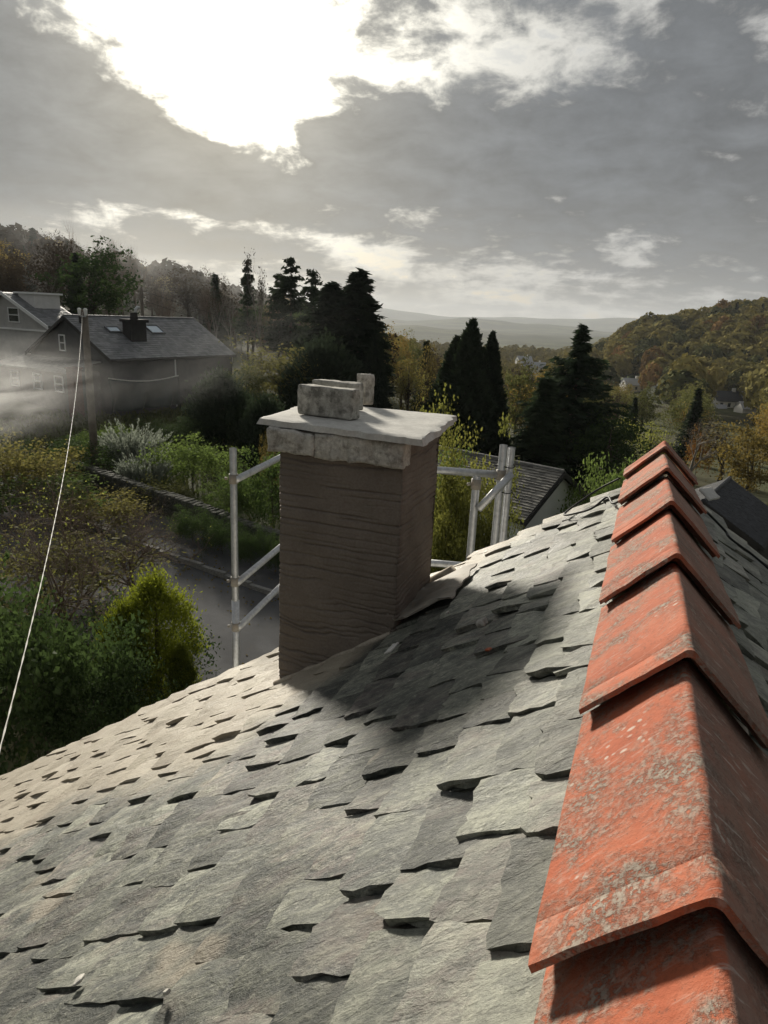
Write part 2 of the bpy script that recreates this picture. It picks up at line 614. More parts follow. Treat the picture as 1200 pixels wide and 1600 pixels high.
def render_coat():
    m, t, b = material('scratched_render')
    p = t.coord('POS')
    g = t.attr('groove')
    n1 = t.noise(p, 5, 5, .6)
    n2 = t.noise(p, 120, 5, .65)
    c = t.mix(t.mapr(n1, .3, .7), (.160, .136, .113), (.232, .200, .171))
    c = t.mix(t.mapr(n2, .6, .35, 0, .35), c, (.10, .08, .065))
    c = t.mix(t.mapr(t.noise(p, 2.2, 4, .6, w=4.0), .55, .75, 0, .5), c, (.16, .14, .125))
    t.set(b.inputs['Base Color'], c)
    b.inputs['Roughness'].default_value = .93
    b.inputs['Specular IOR Level'].default_value = .15
    t.set(b.inputs['Normal'], t.bump(n2, .6, .0018))


render_coat()


def masonry(name, c1, c2, cd_, dirt=.5, bump=.004):
    m, t, b = material(name)
    p = t.coord('POS')
    n1 = t.noise(p, 16, 6, .65, .3)
    n2 = t.noise(p, 90, 5, .7)
    n3 = t.noise(p, 320, 3, .6)
    c = t.mix(t.mapr(n1, .35, .65), c1, c2)
    c = t.mix(t.mapr(t.noise(p, 22, 6, .7, w=2.0), .47, .62, 0, dirt), c, cd_)
    c = t.mix(t.mapr(n2, .62, .45, 0, .25), c, tuple(np.array(cd_) * .7))
    t.set(b.inputs['Base Color'], c)
    b.inputs['Roughness'].default_value = .9
    b.inputs['Specular IOR Level'].default_value = .2
    n = t.bump(n2, .7, bump)
    t.set(b.inputs['Normal'], t.bump(n3, .5, bump * .3, n))


masonry('pale_stone', (.44, .42, .38), (.68, .66, .60), (.16, .145, .125), .8)
masonry('grey_brick', (.34, .33, .29), (.60, .58, .52), (.12, .115, .10), .85, .003)
masonry('slab_stone', (.50, .49, .46), (.64, .63, .59), (.40, .385, .35), .35, .0015)
masonry('mortar', (.36, .31, .25), (.50, .45, .37), (.25, .21, .17), .4)
masonry('wall_stone', (.055, .055, .048), (.14, .135, .115), (.03, .04, .02), .8, .02)
masonry('kerb_stone', (.20, .20, .19), (.32, .31, .29), (.12, .12, .11), .5, .006)


def lead():
    m, t, b = material('dull_lead')
    p = t.coord('POS')
    n = t.noise(p, 14, 6, .65)
    c = t.mix(t.mapr(n, .3, .7), (.17, .155, .13), (.31, .285, .245))
    c = t.mix(t.mapr(t.noise(p, 30, 5, .7, w=2.), .5, .65, 0, .7), c, (.30, .235, .17))
    t.set(b.inputs['Base Color'], c)
    b.inputs['Metallic'].default_value = .05
    b.inputs['Roughness'].default_value = .7
    t.set(b.inputs['Normal'], t.bump(t.noise(p, 40, 4, .6), .5, .004))


lead()


def galv():
    m, t, b = material('galvanised_steel')
    p = t.coord('POS')
    n = t.noise(p, 30, 5, .7)
    c = t.mix(t.mapr(n, .3, .7), (.38, .385, .39), (.60, .61, .62))
    c = t.mix(t.mapr(t.noise(p, 9, 5, .7, w=3.), .58, .72, 0, .6), c, (.20, .18, .16))
    t.set(b.inputs['Base Color'], c)
    b.inputs['Metallic'].default_value = .75
    b.inputs['Roughness'].default_value = .42


galv()


def tarmac():
    m, t, b = material('tarmac')
    p = t.coord('POS')
    n = t.noise(p, 1.1, 6, .6)
    n2 = t.noise(p, 45, 4, .7)
    c = t.mix(t.mapr(n, .3, .7), (.075, .076, .08), (.115, .116, .12))
    c = t.mix(t.mapr(n2, .5, .75, 0, .5), c, (.17, .17, .17))
    c = t.mix(t.mapr(t.noise(p, .35, 3, .4, w=4.0), .52, .54, 0, .45), c, (.062, .062, .064))
    c = t.mix(t.mapr(t.noise(p, 2.5, 6, .7, w=2.0), .55, .7, 0, .4), c, (.10, .09, .075))
    t.set(b.inputs['Base Color'], c)
    b.inputs['Roughness'].default_value = .95
    b.inputs['Specular IOR Level'].default_value = .08
    t.set(b.inputs['Normal'], t.bump(n2, .5, .01))


tarmac()


def ground_mat():
    m, t, b = material('rough_ground')
    p = t.coord('POS')
    sp = t.n.new('ShaderNodeSeparateXYZ')
    t.l.new(p, sp.inputs[0])
    dist = t.vmath('LENGTH', p)
    n1 = t.noise(p, .03, 6, .6)
    n2 = t.noise(p, .5, 6, .65)
    n3 = t.noise(p, .0035, 5, .6)
    c = t.mix(t.mapr(n2, .3, .7), (.035, .045, .018), (.085, .085, .035))
    c = t.mix(t.mapr(n1, .48, .66), c, (.06, .05, .03))
    # beyond the near valley: fields, moor and woods
    far = t.mix(t.mapr(n3, .42, .58), (.040, .048, .030), (.085, .095, .05))
    far = t.mix(t.mapr(t.noise(p, .012, 5, .65), .5, .58), far, (.045, .05, .03))
    c = t.mix(t.mapr(dist, 500, 1200), c, far)
    t.set(b.inputs['Base Color'], c)
    b.inputs['Roughness'].default_value = .95
    b.inputs['Specular IOR Level'].default_value = .1
    t.set(b.inputs['Normal'], t.bump(n2, .6, .3))


ground_mat()
simple('house_render', (.62, .61, .58), .9, .08, 3, .004, 60)
simple('white_paint', (.78, .78, .76), .5, .05, 5)
simple('grey_wall', (.40, .39, .37), .9, .12, 2, .006, 40)
simple('white_wall', (.72, .72, .69), .9, .06, 2)
simple('far_white_wall', (.74, .73, .70), .9, .05, 1)
simple('dark_wall', (.045, .042, .04), .9, .2, 3)
simple('mid_wall', (.075, .075, .075), .9, .2, 2)
simple('lean_to_render', (.105, .09, .08), .9, .25, 3)
simple('red_brick', (.13, .07, .055), .9, .3, 8)
simple('far_slate', (.13, .135, .14), .6, .3, 1.2, .01, 8)
simple('dark_slate', (.045, .047, .052), .6, .3, 2.5, .006, 14)
simple('grey_slate', (.135, .135, .13), .6, .35, 4, .006, 20, c2=(.24, .235, .215))
simple('pole_wood', (.17, .145, .115), .85, .25, 4, .004, 30)
simple('bark', (.075, .06, .045), .95, .35, 4, .02, 12)
simple('twig', (.165, .125, .095), .9, .35, 3)
simple('pale_bark', (.24, .22, .19), .9, .3, 4)
simple('black_rubber', (.012, .012, .013), .55, .2, 9)
simple('cable_white', (.62, .60, .55), .6, .15, 12)
simple('tarp_cloth', (.022, .032, .028), .45, .3, 3)
simple('timber', (.20, .15, .10), .8, .3, 6)
simple('terracotta_pot', (.30, .13, .08), .85, .2, 9)
simple('car_white', (.75, .75, .76), .3, .03, 3)
simple('far_roof', (.34, .35, .37), .5, .15, .3)
m, t, b = material('window_glass')
b.inputs['Base Color'].default_value = (.03, .035, .04, 1)
b.inputs['Roughness'].default_value = .06
b.inputs['Specular IOR Level'].default_value = .8
m, t, b = material('skylight_glass')
b.inputs['Base Color'].default_value = (.35, .42, .48, 1)
b.inputs['Roughness'].default_value = .12
b.inputs['Metallic'].default_value = .7

leafmat('leaf_conifer', (0.0120, 0.0210, 0.0120), (0.0360, 0.0510, 0.0270), .22)
leafmat('leaf_cedar', (0.0210, 0.0360, 0.0210), (0.0600, 0.0840, 0.0390), .25)
leafmat('leaf_golden', (.034, .050, .008), (.22, .25, .026), .35)
leafmat('leaf_dark', (0.0216, 0.0396, 0.0144), (0.0720, 0.1080, 0.0324), .35)
leafmat('leaf_green', (0.0500, 0.0834, 0.0233), (0.1417, 0.1918, 0.0500), .40)
leafmat('leaf_lime', (0.0780, 0.0936, 0.0216), (0.2520, 0.2460, 0.0600), .45)
leafmat('leaf_silver', (.12, .14, .11), (.34, .37, .30), .35)
leafmat('leaf_yellow', (.11, .125, .028), (.30, .31, .075), .45)
leafmat('leaf_orange', (.11, .055, .018), (.25, .125, .035), .4)
leafmat('leaf_autumn', (0.0743, 0.0648, 0.0243), (0.2295, 0.1755, 0.0513), .40, (.22, .13, .03))
leafmat('leaf_olive', (0.0630, 0.0728, 0.0252), (0.1750, 0.1750, 0.0588), .40, (.17, .125, .035))
leafmat('leaf_hill', (0.0910, 0.0887, 0.0338), (0.2925, 0.2535, 0.0846), .12, (.19, .15, .05))
leafmat('leaf_hill_rust', (0.1170, 0.0780, 0.0351), (0.3315, 0.2048, 0.0780), .12, (.20, .11, .04))
leafmat('leaf_hill_dark', (0.0396, 0.0468, 0.0216), (0.1170, 0.1224, 0.0504), .12)
leafmat('leaf_brown', (0.0420, 0.0336, 0.0238), (0.0980, 0.0770, 0.0532), .12)
leafmat('grass_blade', (.04, .05, .018), (.10, .11, .035), .3)

# ================================================================== SETTING: terrain
AZ_T = [-180, -110, -75, -60, -48, -38, -30, -22, -15, -5, 0, 8, 20, 45, 90, 180]
R_T = [0, 20, 45, 90, 180, 300, 450, 700, 1000]
Z_T = [[-7, -6.5, -5.5, -4, 2, 6, 10, 12, 10],
       [-7, -6.5, -5.5, -3, 6, 16, 24, 30, 30],
       [-7, -6.5, -5.5, -1, 8, 18, 26, 30, 30],
       [-7, -6.5, -5.6, -1, 9, 18, 24, 26, 26],
       [-7, -6.8, -6.0, -2, 6, 11, 13, 12, 8],
       [-7, -7.0, -6.3, -4, 1.5, 4, 3, -8, -15],
       [-7, -7.2, -7.0, -6.5, -5, -5, -10, -24, -30],
       [-7, -7.3, -7.8, -10, -13, -15, -24, -34, -38],
       [-7, -7.5, -9.0, -13, -20, -28, -34, -38, -40],
       [-7, -8.0, -10, -14, -22, -29, -33, -36, -38],
       [-7, -8.0, -10, -14, -22, -26, -9, -6, -4],
       [-7, -8.0, -10, -14, -22, -23, 3, 14, 24],
       [-7, -8.0, -10, -13, -18, -10, 20, 45, 60],
       [-7, -7.5, -9, -10, -8, 0, 18, 45, 70],
       [-7, -7, -7.5, -7, -4, 2, 10, 20, 25],
       [-7, -6.5, -5.5, -4, 2, 6, 10, 12, 10]]
AZ_T = np.array(AZ_T, float); R_T = np.array(R_T, float); Z_T = np.array(Z_T)


def _sm(t):
    return t * t * (3 - 2 * t)


def terrain(x, y):
    x = np.asarray(x, float); y = np.asarray(y, float)
    a = np.degrees(np.arctan2(x, y)); r = np.clip(np.hypot(x, y), 0, 999.9)
    i = np.clip(np.searchsorted(AZ_T, a, 'right') - 1, 0, len(AZ_T) - 2)
    j = np.clip(np.searchsorted(R_T, r, 'right') - 1, 0, len(R_T) - 2)
    u = _sm((a - AZ_T[i]) / (AZ_T[i + 1] - AZ_T[i])); v = (r - R_T[j]) / (R_T[j + 1] - R_T[j])
    z = (Z_T[i, j] * (1 - u) + Z_T[i + 1, j] * u) * (1 - v) + (Z_T[i, j + 1] * (1 - u) + Z_T[i + 1, j + 1] * u) * v
    z = z + np.clip((r - 120) / 300, 0, 1) * (1.8 * np.sin(x * .021 + 1.3) * np.sin(y * .017) + 1.0 * np.sin(x * .047 - y * .039))
    return z


def far_height(x, y):
    """valley floor and the low ridges that close the view"""
    a = np.degrees(np.arctan2(x, y)); r = np.hypot(x, y)
    base = terrain(x * np.minimum(1, 999 / np.maximum(r, 1)), y * np.minimum(1, 999 / np.maximum(r, 1)))
    front = np.exp(-((a + 12) / 55) ** 4)
    t = _sm(np.clip((r - 1000) / 900, 0, 1))
    z = base * (1 - t) + t * (-44 * front + 20 * (1 - front))

    def ridge(r0, w, h):
        return h * np.exp(-((r - r0) / w) ** 2)
    z = z + ridge(2150, 330, 10 + 7 * np.sin(a * .31 + 1) + 3 * np.sin(a * 1.3)) * t
    z = z + ridge(4300, 500, 30 + 16 * np.sin(a * .30 - 1.0) + 7 * np.sin(a * .83 + .5) + 2.5 * np.sin(a * 2.1))
    z = z + ridge(7400, 800, 92 + 26 * np.sin(a * .26 + 1.9) + 10 * np.sin(a * .62 + 2) + 3 * np.sin(a * 1.7))
    return z


def polar_sheet(name, rs, na, zf, mat):
    rs = np.asarray(rs, float)
    an = np.linspace(-np.pi, np.pi, na, endpoint=False)
    RR, AA = np.meshgrid(rs, an, indexing='ij')
    xx, yy = RR * np.sin(AA), RR * np.cos(AA)
    V = np.stack([xx, yy, zf(xx, yy)], -1).reshape(-1, 3)
    i, j = np.meshgrid(np.arange(len(rs) - 1), np.arange(na), indexing='ij')
    j2 = (j + 1) % na
    Fq = np.stack([i * na + j, i * na + j2, (i + 1) * na + j2, (i + 1) * na + j], -1).reshape(-1, 4)
    return link(name, mesh(name, V, Fq, mat, True))


g = polar_sheet('ground', np.concatenate([[.01], np.linspace(4, 60, 29), np.geomspace(64, 1000, 46)]), 300, terrain, 'rough_ground')
g['kind'] = 'structure'
h_ = polar_sheet('hills', np.concatenate([[1000], np.linspace(1100, 9000, 70)]), 420, far_height, 'rough_ground')
h_['kind'] = 'structure'


def gz(x, y):
    return float(terrain(x, y))


# road, pavement, kerb
kd = np.array([4.36, -0.83]); kd /= np.linalg.norm(kd)          # direction of the kerb
kn = np.array([-kd[1], kd[0]])                                   # across it, away from the house
K0 = np.array([-8.56, 15.27])


def kpt(a, b, z):
    q = K0 + kd * a + kn * b
    return (q[0], q[1], z)


def strip(name, a0, a1, b0, b1, dz, mat, n=40):
    V, Fc = [], []
    nb = 6
    for i in range(n + 1):
        for k in range(nb + 1):
            q = kpt(a0 + (a1 - a0) * i / n, b0 + (b1 - b0) * k / nb, 0)
            V.append((q[0], q[1], max(gz(q[0], q[1]), -7.6) + dz))
    for i in range(n):
        for k in range(nb):
            a = i * (nb + 1) + k
            Fc.append((a, a + nb + 1, a + nb + 2, a + 1))
    return tag(link(name, mesh(name, V, Fc, mat, True)), kind='structure')


strip('road', -45, 30, -5.0, 0.0, .06, 'tarmac')
strip('pavement', -45, 30, .14, 2.6, .17, 'tarmac')
kb = empty('kerb', kpt(0, 0, -7.0), kind='structure')
kme = None
for i in range(26):
    a = -16 + i * .93
    q = kpt(a, .07, 0)
    z = max(gz(q[0], q[1]), -7.6)
    mb = MB()
    mb.obox((q[0], q[1], z), (*kd, 0), (*kn, 0), (0, 0, 1), (0, -.07, -.05), (.92, .068, .185 + rnd.uniform(-.01, .01)))
    mb.build('kerb_stone', 'kerb_stone', kb)

# ================================================================== THE HOUSE WE STAND ON
TH_L, TH_R, Z0 = R(34.3), R(37.0), -0.075
VERGE = 2.79
house = empty('slate_roofed_house', (0, 0, -7.0), 'stone slate roofed house with a red ridge and brown chimney, seen from its own rooftop', 'house')


def roof_pt(side, u, s, n):
    th = TH_L if side < 0 else TH_R
    return np.array([side * (s * math.cos(th) + n * math.sin(th)), u, Z0 - s * math.sin(th) + n * math.cos(th)])


mb = MB()
for side in (-1, 1):
    S = 5.9
    P = [roof_pt(side, -1.6, .0, -.09), roof_pt(side, VERGE - .04, .0, -.09), roof_pt(side, VERGE - .04, S, -.09), roof_pt(side, -1.6, S, -.09)]
    Q = [roof_pt(side, -1.6, .0, -.035), roof_pt(side, VERGE - .04, .0, -.035), roof_pt(side, VERGE - .04, S, -.035), roof_pt(side, -1.6, S, -.035)]
    mb.hexa(P + Q)
mb.build('roof_base', 'dark_wall', house)
mb = MB()
xl, xr = -4.6, 4.5
zl, zr = Z0 - 4.6 * math.tan(TH_L) - .12, Z0 - 4.5 * math.tan(TH_R) - .12
for y0, y1 in ((VERGE - .45, VERGE - .15), (-1.6, -1.3)):
    pts = [(xl, -7.3), (xr, -7.3), (xr, zr), (0, Z0 - .13), (xl, zl)]
    b = len(mb.v)
    mb.v += [(x, y0, z) for x, z in pts] + [(x, y1, z) for x, z in pts]
    mb.f += [(b, b + 1, b + 2, b + 3, b + 4), (b + 9, b + 8, b + 7, b + 6, b + 5)]
    mb.f += [(b + i, b + 5 + i, b + 5 + (i + 1) % 5, b + (i + 1) % 5) for i in range(5)]
mb.box((xl, -1.298, -7.3), (xl + .3, VERGE - .452, zl - .02))
mb.box((xr - .3, -1.298, -7.3), (xr, VERGE - .452, zr - .02))
mb.build('wall', 'house_render', house)

# ---- slates, one by one
CH_X0, CH_X1, CH_Y0, CH_Y1 = -1.26, -0.80, 2.068, 2.475


def slate_geo(side, u0, u1, s_tail, length, lift, thick, twist, nu, ns, rag):
    """a riven slate: uneven top, ragged edges, real thickness"""
    us = np.linspace(0, 1, nu + 1); ss = np.linspace(0, 1, ns + 1)
    UU, SS = np.meshgrid(us, ss, indexing='ij')
    w = u1 - u0
    ph = rng.uniform(0, 6.28, 8)
    bow = 0.0 if rng.random() < .15 else rng.uniform(.0008, .0072)
    dip = 0.0 if rng.random() < .35 else rng.uniform(.0008, .0034)
    skw = rng.uniform(.35, .62)
    cut = rng.uniform(-.002, .003)
    eu0 = rng.normal(0, rag * .5, ns + 1); eu1 = rng.normal(0, rag * .5, ns + 1); et = rng.normal(0, rag * .8, nu + 1)
    eu0[-1] += abs(rng.normal(0, rag)); eu1[-1] -= abs(rng.normal(0, rag))
    skew = rng.normal(0, .006)
    lens = np.sin(np.pi * np.clip((SS - .44) / .56, 0, 1) ** (np.log(.5) / np.log(skw))) ** .9
    u = u0 + UU * w + eu0[None, :] * (1 - UU) + eu1[None, :] * UU + cut * lens * (1 - UU) - cut * lens * UU
    s = s_tail - length + SS * length + et[:, None] * SS ** 2 + skew * (UU - .5) * 2 * SS
    n = -.020 + SS * (.024 + lift) + twist * (UU - .5) * SS
    n = n + .0034 * np.sin(UU * 4 + ph[0]) * np.sin(SS * 6 + ph[1]) + .0012 * np.sin(UU * 11 + ph[2] + SS * 7) + rng.normal(0, .0006, UU.shape) + (np.abs(UU - .5) > .49) * rng.normal(0, .0011, UU.shape)
    n_bed = n.copy()
    n = n + bow * lens * np.clip(1 - UU * 1.6, 0, 1) ** 1.3 - dip * lens * np.clip(UU * 1.6 - .6, 0, 1) ** 1.3
    n = n - .0030 * (np.abs(UU - .5) * 2) ** 4 * rng.uniform(0, 1)           # edges dressed down a little
    top = np.stack([u, s, n], -1)
    bot = top.copy()
    bot[..., 2] = n_bed - thick * (1 + .25 * np.sin(UU * 7 + ph[3]) * np.sin(SS * 5 + ph[4]))
    # splintered side faces: the under-edge wanders in and out
    ins = rng.normal(.003, .003, ns + 1)
    bot[0, :, 0] += ins; bot[-1, :, 0] -= rng.normal(.003, .003, ns + 1); bot[:, -1, 1] -= np.abs(rng.normal(.003, .002, nu + 1))
    th = TH_L if side < 0 else TH_R
    eu = np.array([0, 1.0, 0]); es = np.array([side * math.cos(th), 0, -math.sin(th)]); en = np.array([side * math.sin(th), 0, math.cos(th)])
    O = np.array([0, 0, Z0])

    def w3(a):
        return O + a[..., 0:1] * eu + a[..., 1:2] * es + a[..., 2:3] * en
    T, B = w3(top), w3(bot)
    m = ns + 1
    idx = np.arange((nu + 1) * m).reshape(nu + 1, m)
    Fc = np.stack([idx[:-1, :-1], idx[1:, :-1], idx[1:, 1:], idx[:-1, 1:]], -1).reshape(-1, 4)
    if side < 0:
        Fc = Fc[:, ::-1]
    loop = np.concatenate([idx[:, 0][::-1], idx[0, 1:], idx[1:, -1], idx[-1, 1:-1][::-1]])
    V = [T.reshape(-1, 3)]
    nt = len(V[0])
    Lt = T.reshape(-1, 3)[loop]; Lb = B.reshape(-1, 3)[loop]
    # a half-way ring so that the broken edge is not one clean face
    Lm = (Lt * .5 + Lb * .5) + rng.normal(0, .0022, Lt.shape)
    k = len(loop)
    V += [Lt, Lm, Lb]
    a = np.arange(k); a2 = (a + 1) % k
    side_f = np.concatenate([np.stack([nt + a, nt + a2, nt + k + a2, nt + k + a], -1),
                             np.stack([nt + k + a, nt + k + a2, nt + 2 * k + a2, nt + 2 * k + a], -1)])
    V = np.concatenate(V)
    # the underside closes the stone
    base = nt + 2 * k
    und = np.array([[base + 0, base + nu, base + nu + ns, base + 2 * nu + ns]])
    return V, np.concatenate([Fc, side_f, und]), len(Fc)


slates = []
for side in (-1, 1):
    s = .215
    course = 0
    while s < 5.9:
        g_ = .088 + .0075 * min(course, 7) + (.02 if s > 3 else 0)
        if course == 0:
            g_ = .085
        u = -1.25 + rnd.uniform(-.1, .1)
        while u < VERGE + .0:
            w = rnd.uniform(.095, .185) * (1 + .08 * min(s, 3))
            u1 = min(u + w, VERGE + rnd.uniform(-.012, .02))
            if VERGE - u1 < .06:
                u1 = VERGE + rnd.uniform(-.012, .02)
            if u1 - u < .03:
                break
            gap = rnd.choice([.001, .002, .003, .004, .006])
            mid = roof_pt(side, (u + u1) / 2, s - g_ / 2, 0)
            inside = side < 0 and CH_X0 + .03 < mid[0] < CH_X1 - .03 and CH_Y0 + .05 < mid[1] < CH_Y1 - .05
            if not inside and not (side > 0 and s > 3.0) and not (u1 < .0 and s > 2.4):
                p2, zc = proj(mid)
                vis = zc > .05 and -140 < p2[0] < 1340 and -100 < p2[1] < 1760
                size = (u1 - u) * g_ / max(zc, .05) ** 2 if vis else 0
                if side > 0:
                    size *= .45
                slates.append((size, side, u + gap / 2, u1 - gap / 2, s, g_, zc))
            u = u1
        course += 1
        s += g_
slates.sort(key=lambda q: -q[0])
bulkV, bulkF, bulkT, bulkH, off = [], [], [], [], 0
for i, (size, side, u0, u1, s, g_, zc) in enumerate(slates):
    lift = rnd.choice([0, 0, .001, .002, .004, .007]) + rnd.uniform(0, .003)
    thick = rnd.uniform(.011, .018)
    tw = rnd.gauss(0, .009)
    near = i < 300
    nu, ns = (8, 10) if i < 110 else ((5, 6) if i < 300 else (3, 2))
    V, Fq, ntop = slate_geo(side, u0, u1, s + rnd.gauss(0, .006), g_ * 2.0 + .03, lift, thick, tw, nu, ns, .0045)
    tone = min(1, max(0, rnd.gauss(.52, .32)))
    hue = rnd.random()
    if near:
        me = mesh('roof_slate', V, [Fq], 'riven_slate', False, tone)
        a = me.attributes.new('hue', 'FLOAT', 'FACE')
        a.data.foreach_set('value', np.full(len(me.polygons), hue, np.float32))
        sm = np.zeros(len(me.polygons), bool); sm[:ntop] = True
        me.polygons.foreach_set('use_smooth', sm)
        link('roof_slate', me, house)
    else:
        bulkV.append(V); bulkF.append(Fq + off); off += len(V)
        bulkT.append(np.full(len(Fq), tone)); bulkH.append(np.full(len(Fq), hue))
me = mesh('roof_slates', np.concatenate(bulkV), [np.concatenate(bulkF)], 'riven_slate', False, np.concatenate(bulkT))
a = me.attributes.new('hue', 'FLOAT', 'FACE')
a.data.foreach_set('value', np.concatenate(bulkH).astype(np.float32))
o = link('roof_slates', me, house)
o['kind'] = 'stuff'

# ---- red angle ridge tiles; each laps the next towards the camera with a lip
from mathutils import noise as mnoise


def vnoise(V, scale, amp, seed=0.0):
    V = np.array(V, float)
    out = np.empty_like(V)
    for i, p in enumerate(V):
        q = mnoise.noise_vector(Vector((p[0] * scale + seed, p[1] * scale + seed * 1.7, p[2] * scale - seed)))
        out[i] = p + np.array(q) * amp
    return out


def ridge_profile(o, inner=0.0):
    """cross-section (x, z) of a 90 degree ridge tile, offset outwards by o"""
    apex = -.026 + o * 1.414 - inner * 1.414
    pts = []
    rr = .0065
    leg = .128 + o * .20 - inner * .5
    for t in np.linspace(0, 1, 9):
        x = -leg + t * (leg - rr)
        pts.append((x, apex - abs(x) - .0))
    for t in np.linspace(-1, 1, 7)[1:-1]:
        x = rr * t
        z = apex - rr + (rr - abs(x)) * .0 + (.35 * rr) * (1 - t * t)
        pts.append((x, z))
    for t in np.linspace(1, 0, 9):
        x = leg - t * (leg - rr)
        pts.append((x, apex - abs(x)))
    return pts


RIDGE_Y0, RIDGE_L = .500, .45
for k in range(-3, 6):
    y0 = RIDGE_Y0 + k * RIDGE_L
    y1 = min(y0 + RIDGE_L + .046, VERGE + .06)
    if k == 5:
        y1 = VERGE + .07
    secs = [(y0, .0290), (y0 + .012, .0288), (y0 + .028, .0286), (y0 + .050, .0282), (y0 + .0525, .0262), (y0 + .055, .0274)]
    if y1 - y0 > .12:
        secs += [(y0 + .055 + (y1 - y0 - .055) * t, .0274 - .0250 * t) for t in (.12, .25, .4, .55, .7, .85, 1.0)]
    else:
        secs += [(y1, .031)]
    dx, dz, rot = rnd.gauss(0, .002), rnd.gauss(0, .0015), rnd.gauss(0, .006)
    V, Fc = [], []
    n = len(ridge_profile(0))
    for y, o in secs:
        for x, z in ridge_profile(o):
            V.append((x + dx + rot * (y - y0), y, z + dz))
    # flared outer toe of each leg at the lip
    m = len(secs)
    for y, o in secs[::-1]:
        for x, z in ridge_profile(o, .0075 if y < y0 + .04 else (.0215 if y < y0 + .054 else min(.0215, .012 + o * .34))):
            V.append((x + dx + rot * (y - y0), y, z + dz))
    V = vnoise(V, 18, .0022, k * 3.1)
    V = vnoise(V, 80, .0013, k * 1.3)
    for i in range(2 * m):
        i2 = (i + 1) % (2 * m)
        for j in range(n - 1):
            Fc.append((i * n + j, i * n + j + 1, i2 * n + j + 1, i2 * n + j))
    for i in range(m - 1):           # the two long bottom edges
        a, b_ = i, 2 * m - 1 - i
        Fc.append((a * n, (a + 1) * n, (b_ - 1) * n, b_ * n))
        Fc.append((a * n + n - 1, b_ * n + n - 1, (b_ - 1) * n + n - 1, (a + 1) * n + n - 1))
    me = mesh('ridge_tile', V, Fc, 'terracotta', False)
    sm = [abs(me.polygons[i].normal.y) < .35 for i in range(len(me.polygons))]
    me.polygons.foreach_set('use_smooth', sm)
    me.set_sharp_from_angle(angle=R(40))
    link('ridge_tile', me, house)
mb = MB()
for side in (-1, 1):
    mb.hexa([(side * .02, -1.4, -.15), (side * .124, -1.4, -.215), (side * .124, VERGE, -.215), (side * .02, VERGE, -.15),
             (side * .02, -1.4, -.10), (side * .118, -1.4, -.168), (side * .118, VERGE, -.168), (side * .02, VERGE, -.10)])
mb.build('ridge_bedding', 'mortar', house)


# ---- chimney
def rough_block(a, b, seed, cuts=6, amp=.004, bev=.008, scale=14, frame=None):
    import bmesh
    bm = bmesh.new()
    bmesh.ops.create_cube(bm, size=1.0)
    a, b = np.array(a, float), np.array(b, float)
    for v in bm.verts:
        v.co = Vector(((a[i] + b[i]) / 2 + v.co[i] * (b[i] - a[i])) for i in range(3))
    bmesh.ops.bevel(bm, geom=bm.edges[:], offset=bev, segments=2, affect='EDGES', profile=.6)
    big = [e for e in bm.edges if e.calc_length() > bev * 3]
    bmesh.ops.subdivide_edges(bm, edges=big, cuts=cuts, use_grid_fill=True)
    for v in bm.verts:
        q = Vector(v.co) * scale + Vector((seed * 3.7, seed, -seed * 2.1))
        v.co += Vector(mnoise.noise_vector(q)) * amp + Vector(mnoise.noise_vector(q * 3.5)) * amp * .45
    V = [tuple(v.co) for v in bm.verts]
    bm.verts.index_update()
    Fc = [tuple(v.index for v in f.verts) for f in bm.faces]
    bm.free()
    if frame is not None:
        o, ax, ay, az_ = [np.array(q, float) for q in frame]
        V = [tuple(o + ax * p[0] + ay * p[1] + az_ * p[2]) for p in V]
    return V, Fc


# body: four faces wrapped in a scratched coat of render
per = []
stp = .0085
for (x0, y0), (x1, y1) in (((CH_X0, CH_Y0), (CH_X1, CH_Y0)), ((CH_X1, CH_Y0), (CH_X1, CH_Y1)), ((CH_X1, CH_Y1), (CH_X0, CH_Y1)), ((CH_X0, CH_Y1), (CH_X0, CH_Y0))):
    L = math.hypot(x1 - x0, y1 - y0)
    nx, ny = (y1 - y0) / L, -(x1 - x0) / L
    n = int(L / stp)
    for i in range(n):
        t = i / n
        cr = math.exp(-(min(t, 1 - t) * L / .010) ** 2) * .006
        per.append((x0 + (x1 - x0) * t, y0 + (y1 - y0) * t, nx, ny, cr))
per = np.array(per)
NP = len(per)
zs = np.arange(-1.10, .043, .0027)
uu = np.arange(NP) * stp
ZZ, UU_ = np.meshgrid(zs, uu, indexing='ij')
sag = .007 * np.sin(UU_ * 5.1 + 1) + .004 * np.sin(UU_ * 13 + ZZ * 9) + .0026 * np.sin(UU_ * 31 + ZZ * 40) + .0016 * np.sin(UU_ * 70 + ZZ * 90)
zw = ZZ + sag * (1 + .8 * np.sin(ZZ * 6))
k_ = np.floor(zw / .0215)
jit = (np.sin(k_ * 12.9898) * 43758.5453) % 1.0
jit2 = (np.sin(k_ * 78.233 + 1) * 12543.123) % 1.0
pos = (zw / .0215 - k_) - (.25 + .5 * jit)
amp = np.clip(.55 + .75 * np.sin(UU_ * (5 + 6 * jit) + jit2 * 30) + .35 * np.sin(UU_ * 23 + jit * 40), 0, 1)
gro = np.exp(-(pos * .0215 / .0027) ** 2) * amp * (.45 + .75 * jit2)
gro2 = np.exp(-((((zw * 1.0 + .3 * sag) / .011) % 1 - .5) * .011 / .0016) ** 2) * np.clip(np.sin(UU_ * 9 + k_ * 2.3) - .2, 0, 1) * .35
lump = .0035 * np.sin(UU_ * 11 + ZZ * 7 + 1) * np.sin(ZZ * 13 + UU_ * 3) + .0018 * np.sin(UU_ * 37 + ZZ * 29)
disp = lump - .0085 * gro - .004 * gro2 + rng.normal(0, .0004, ZZ.shape) - per[None, :, 4]
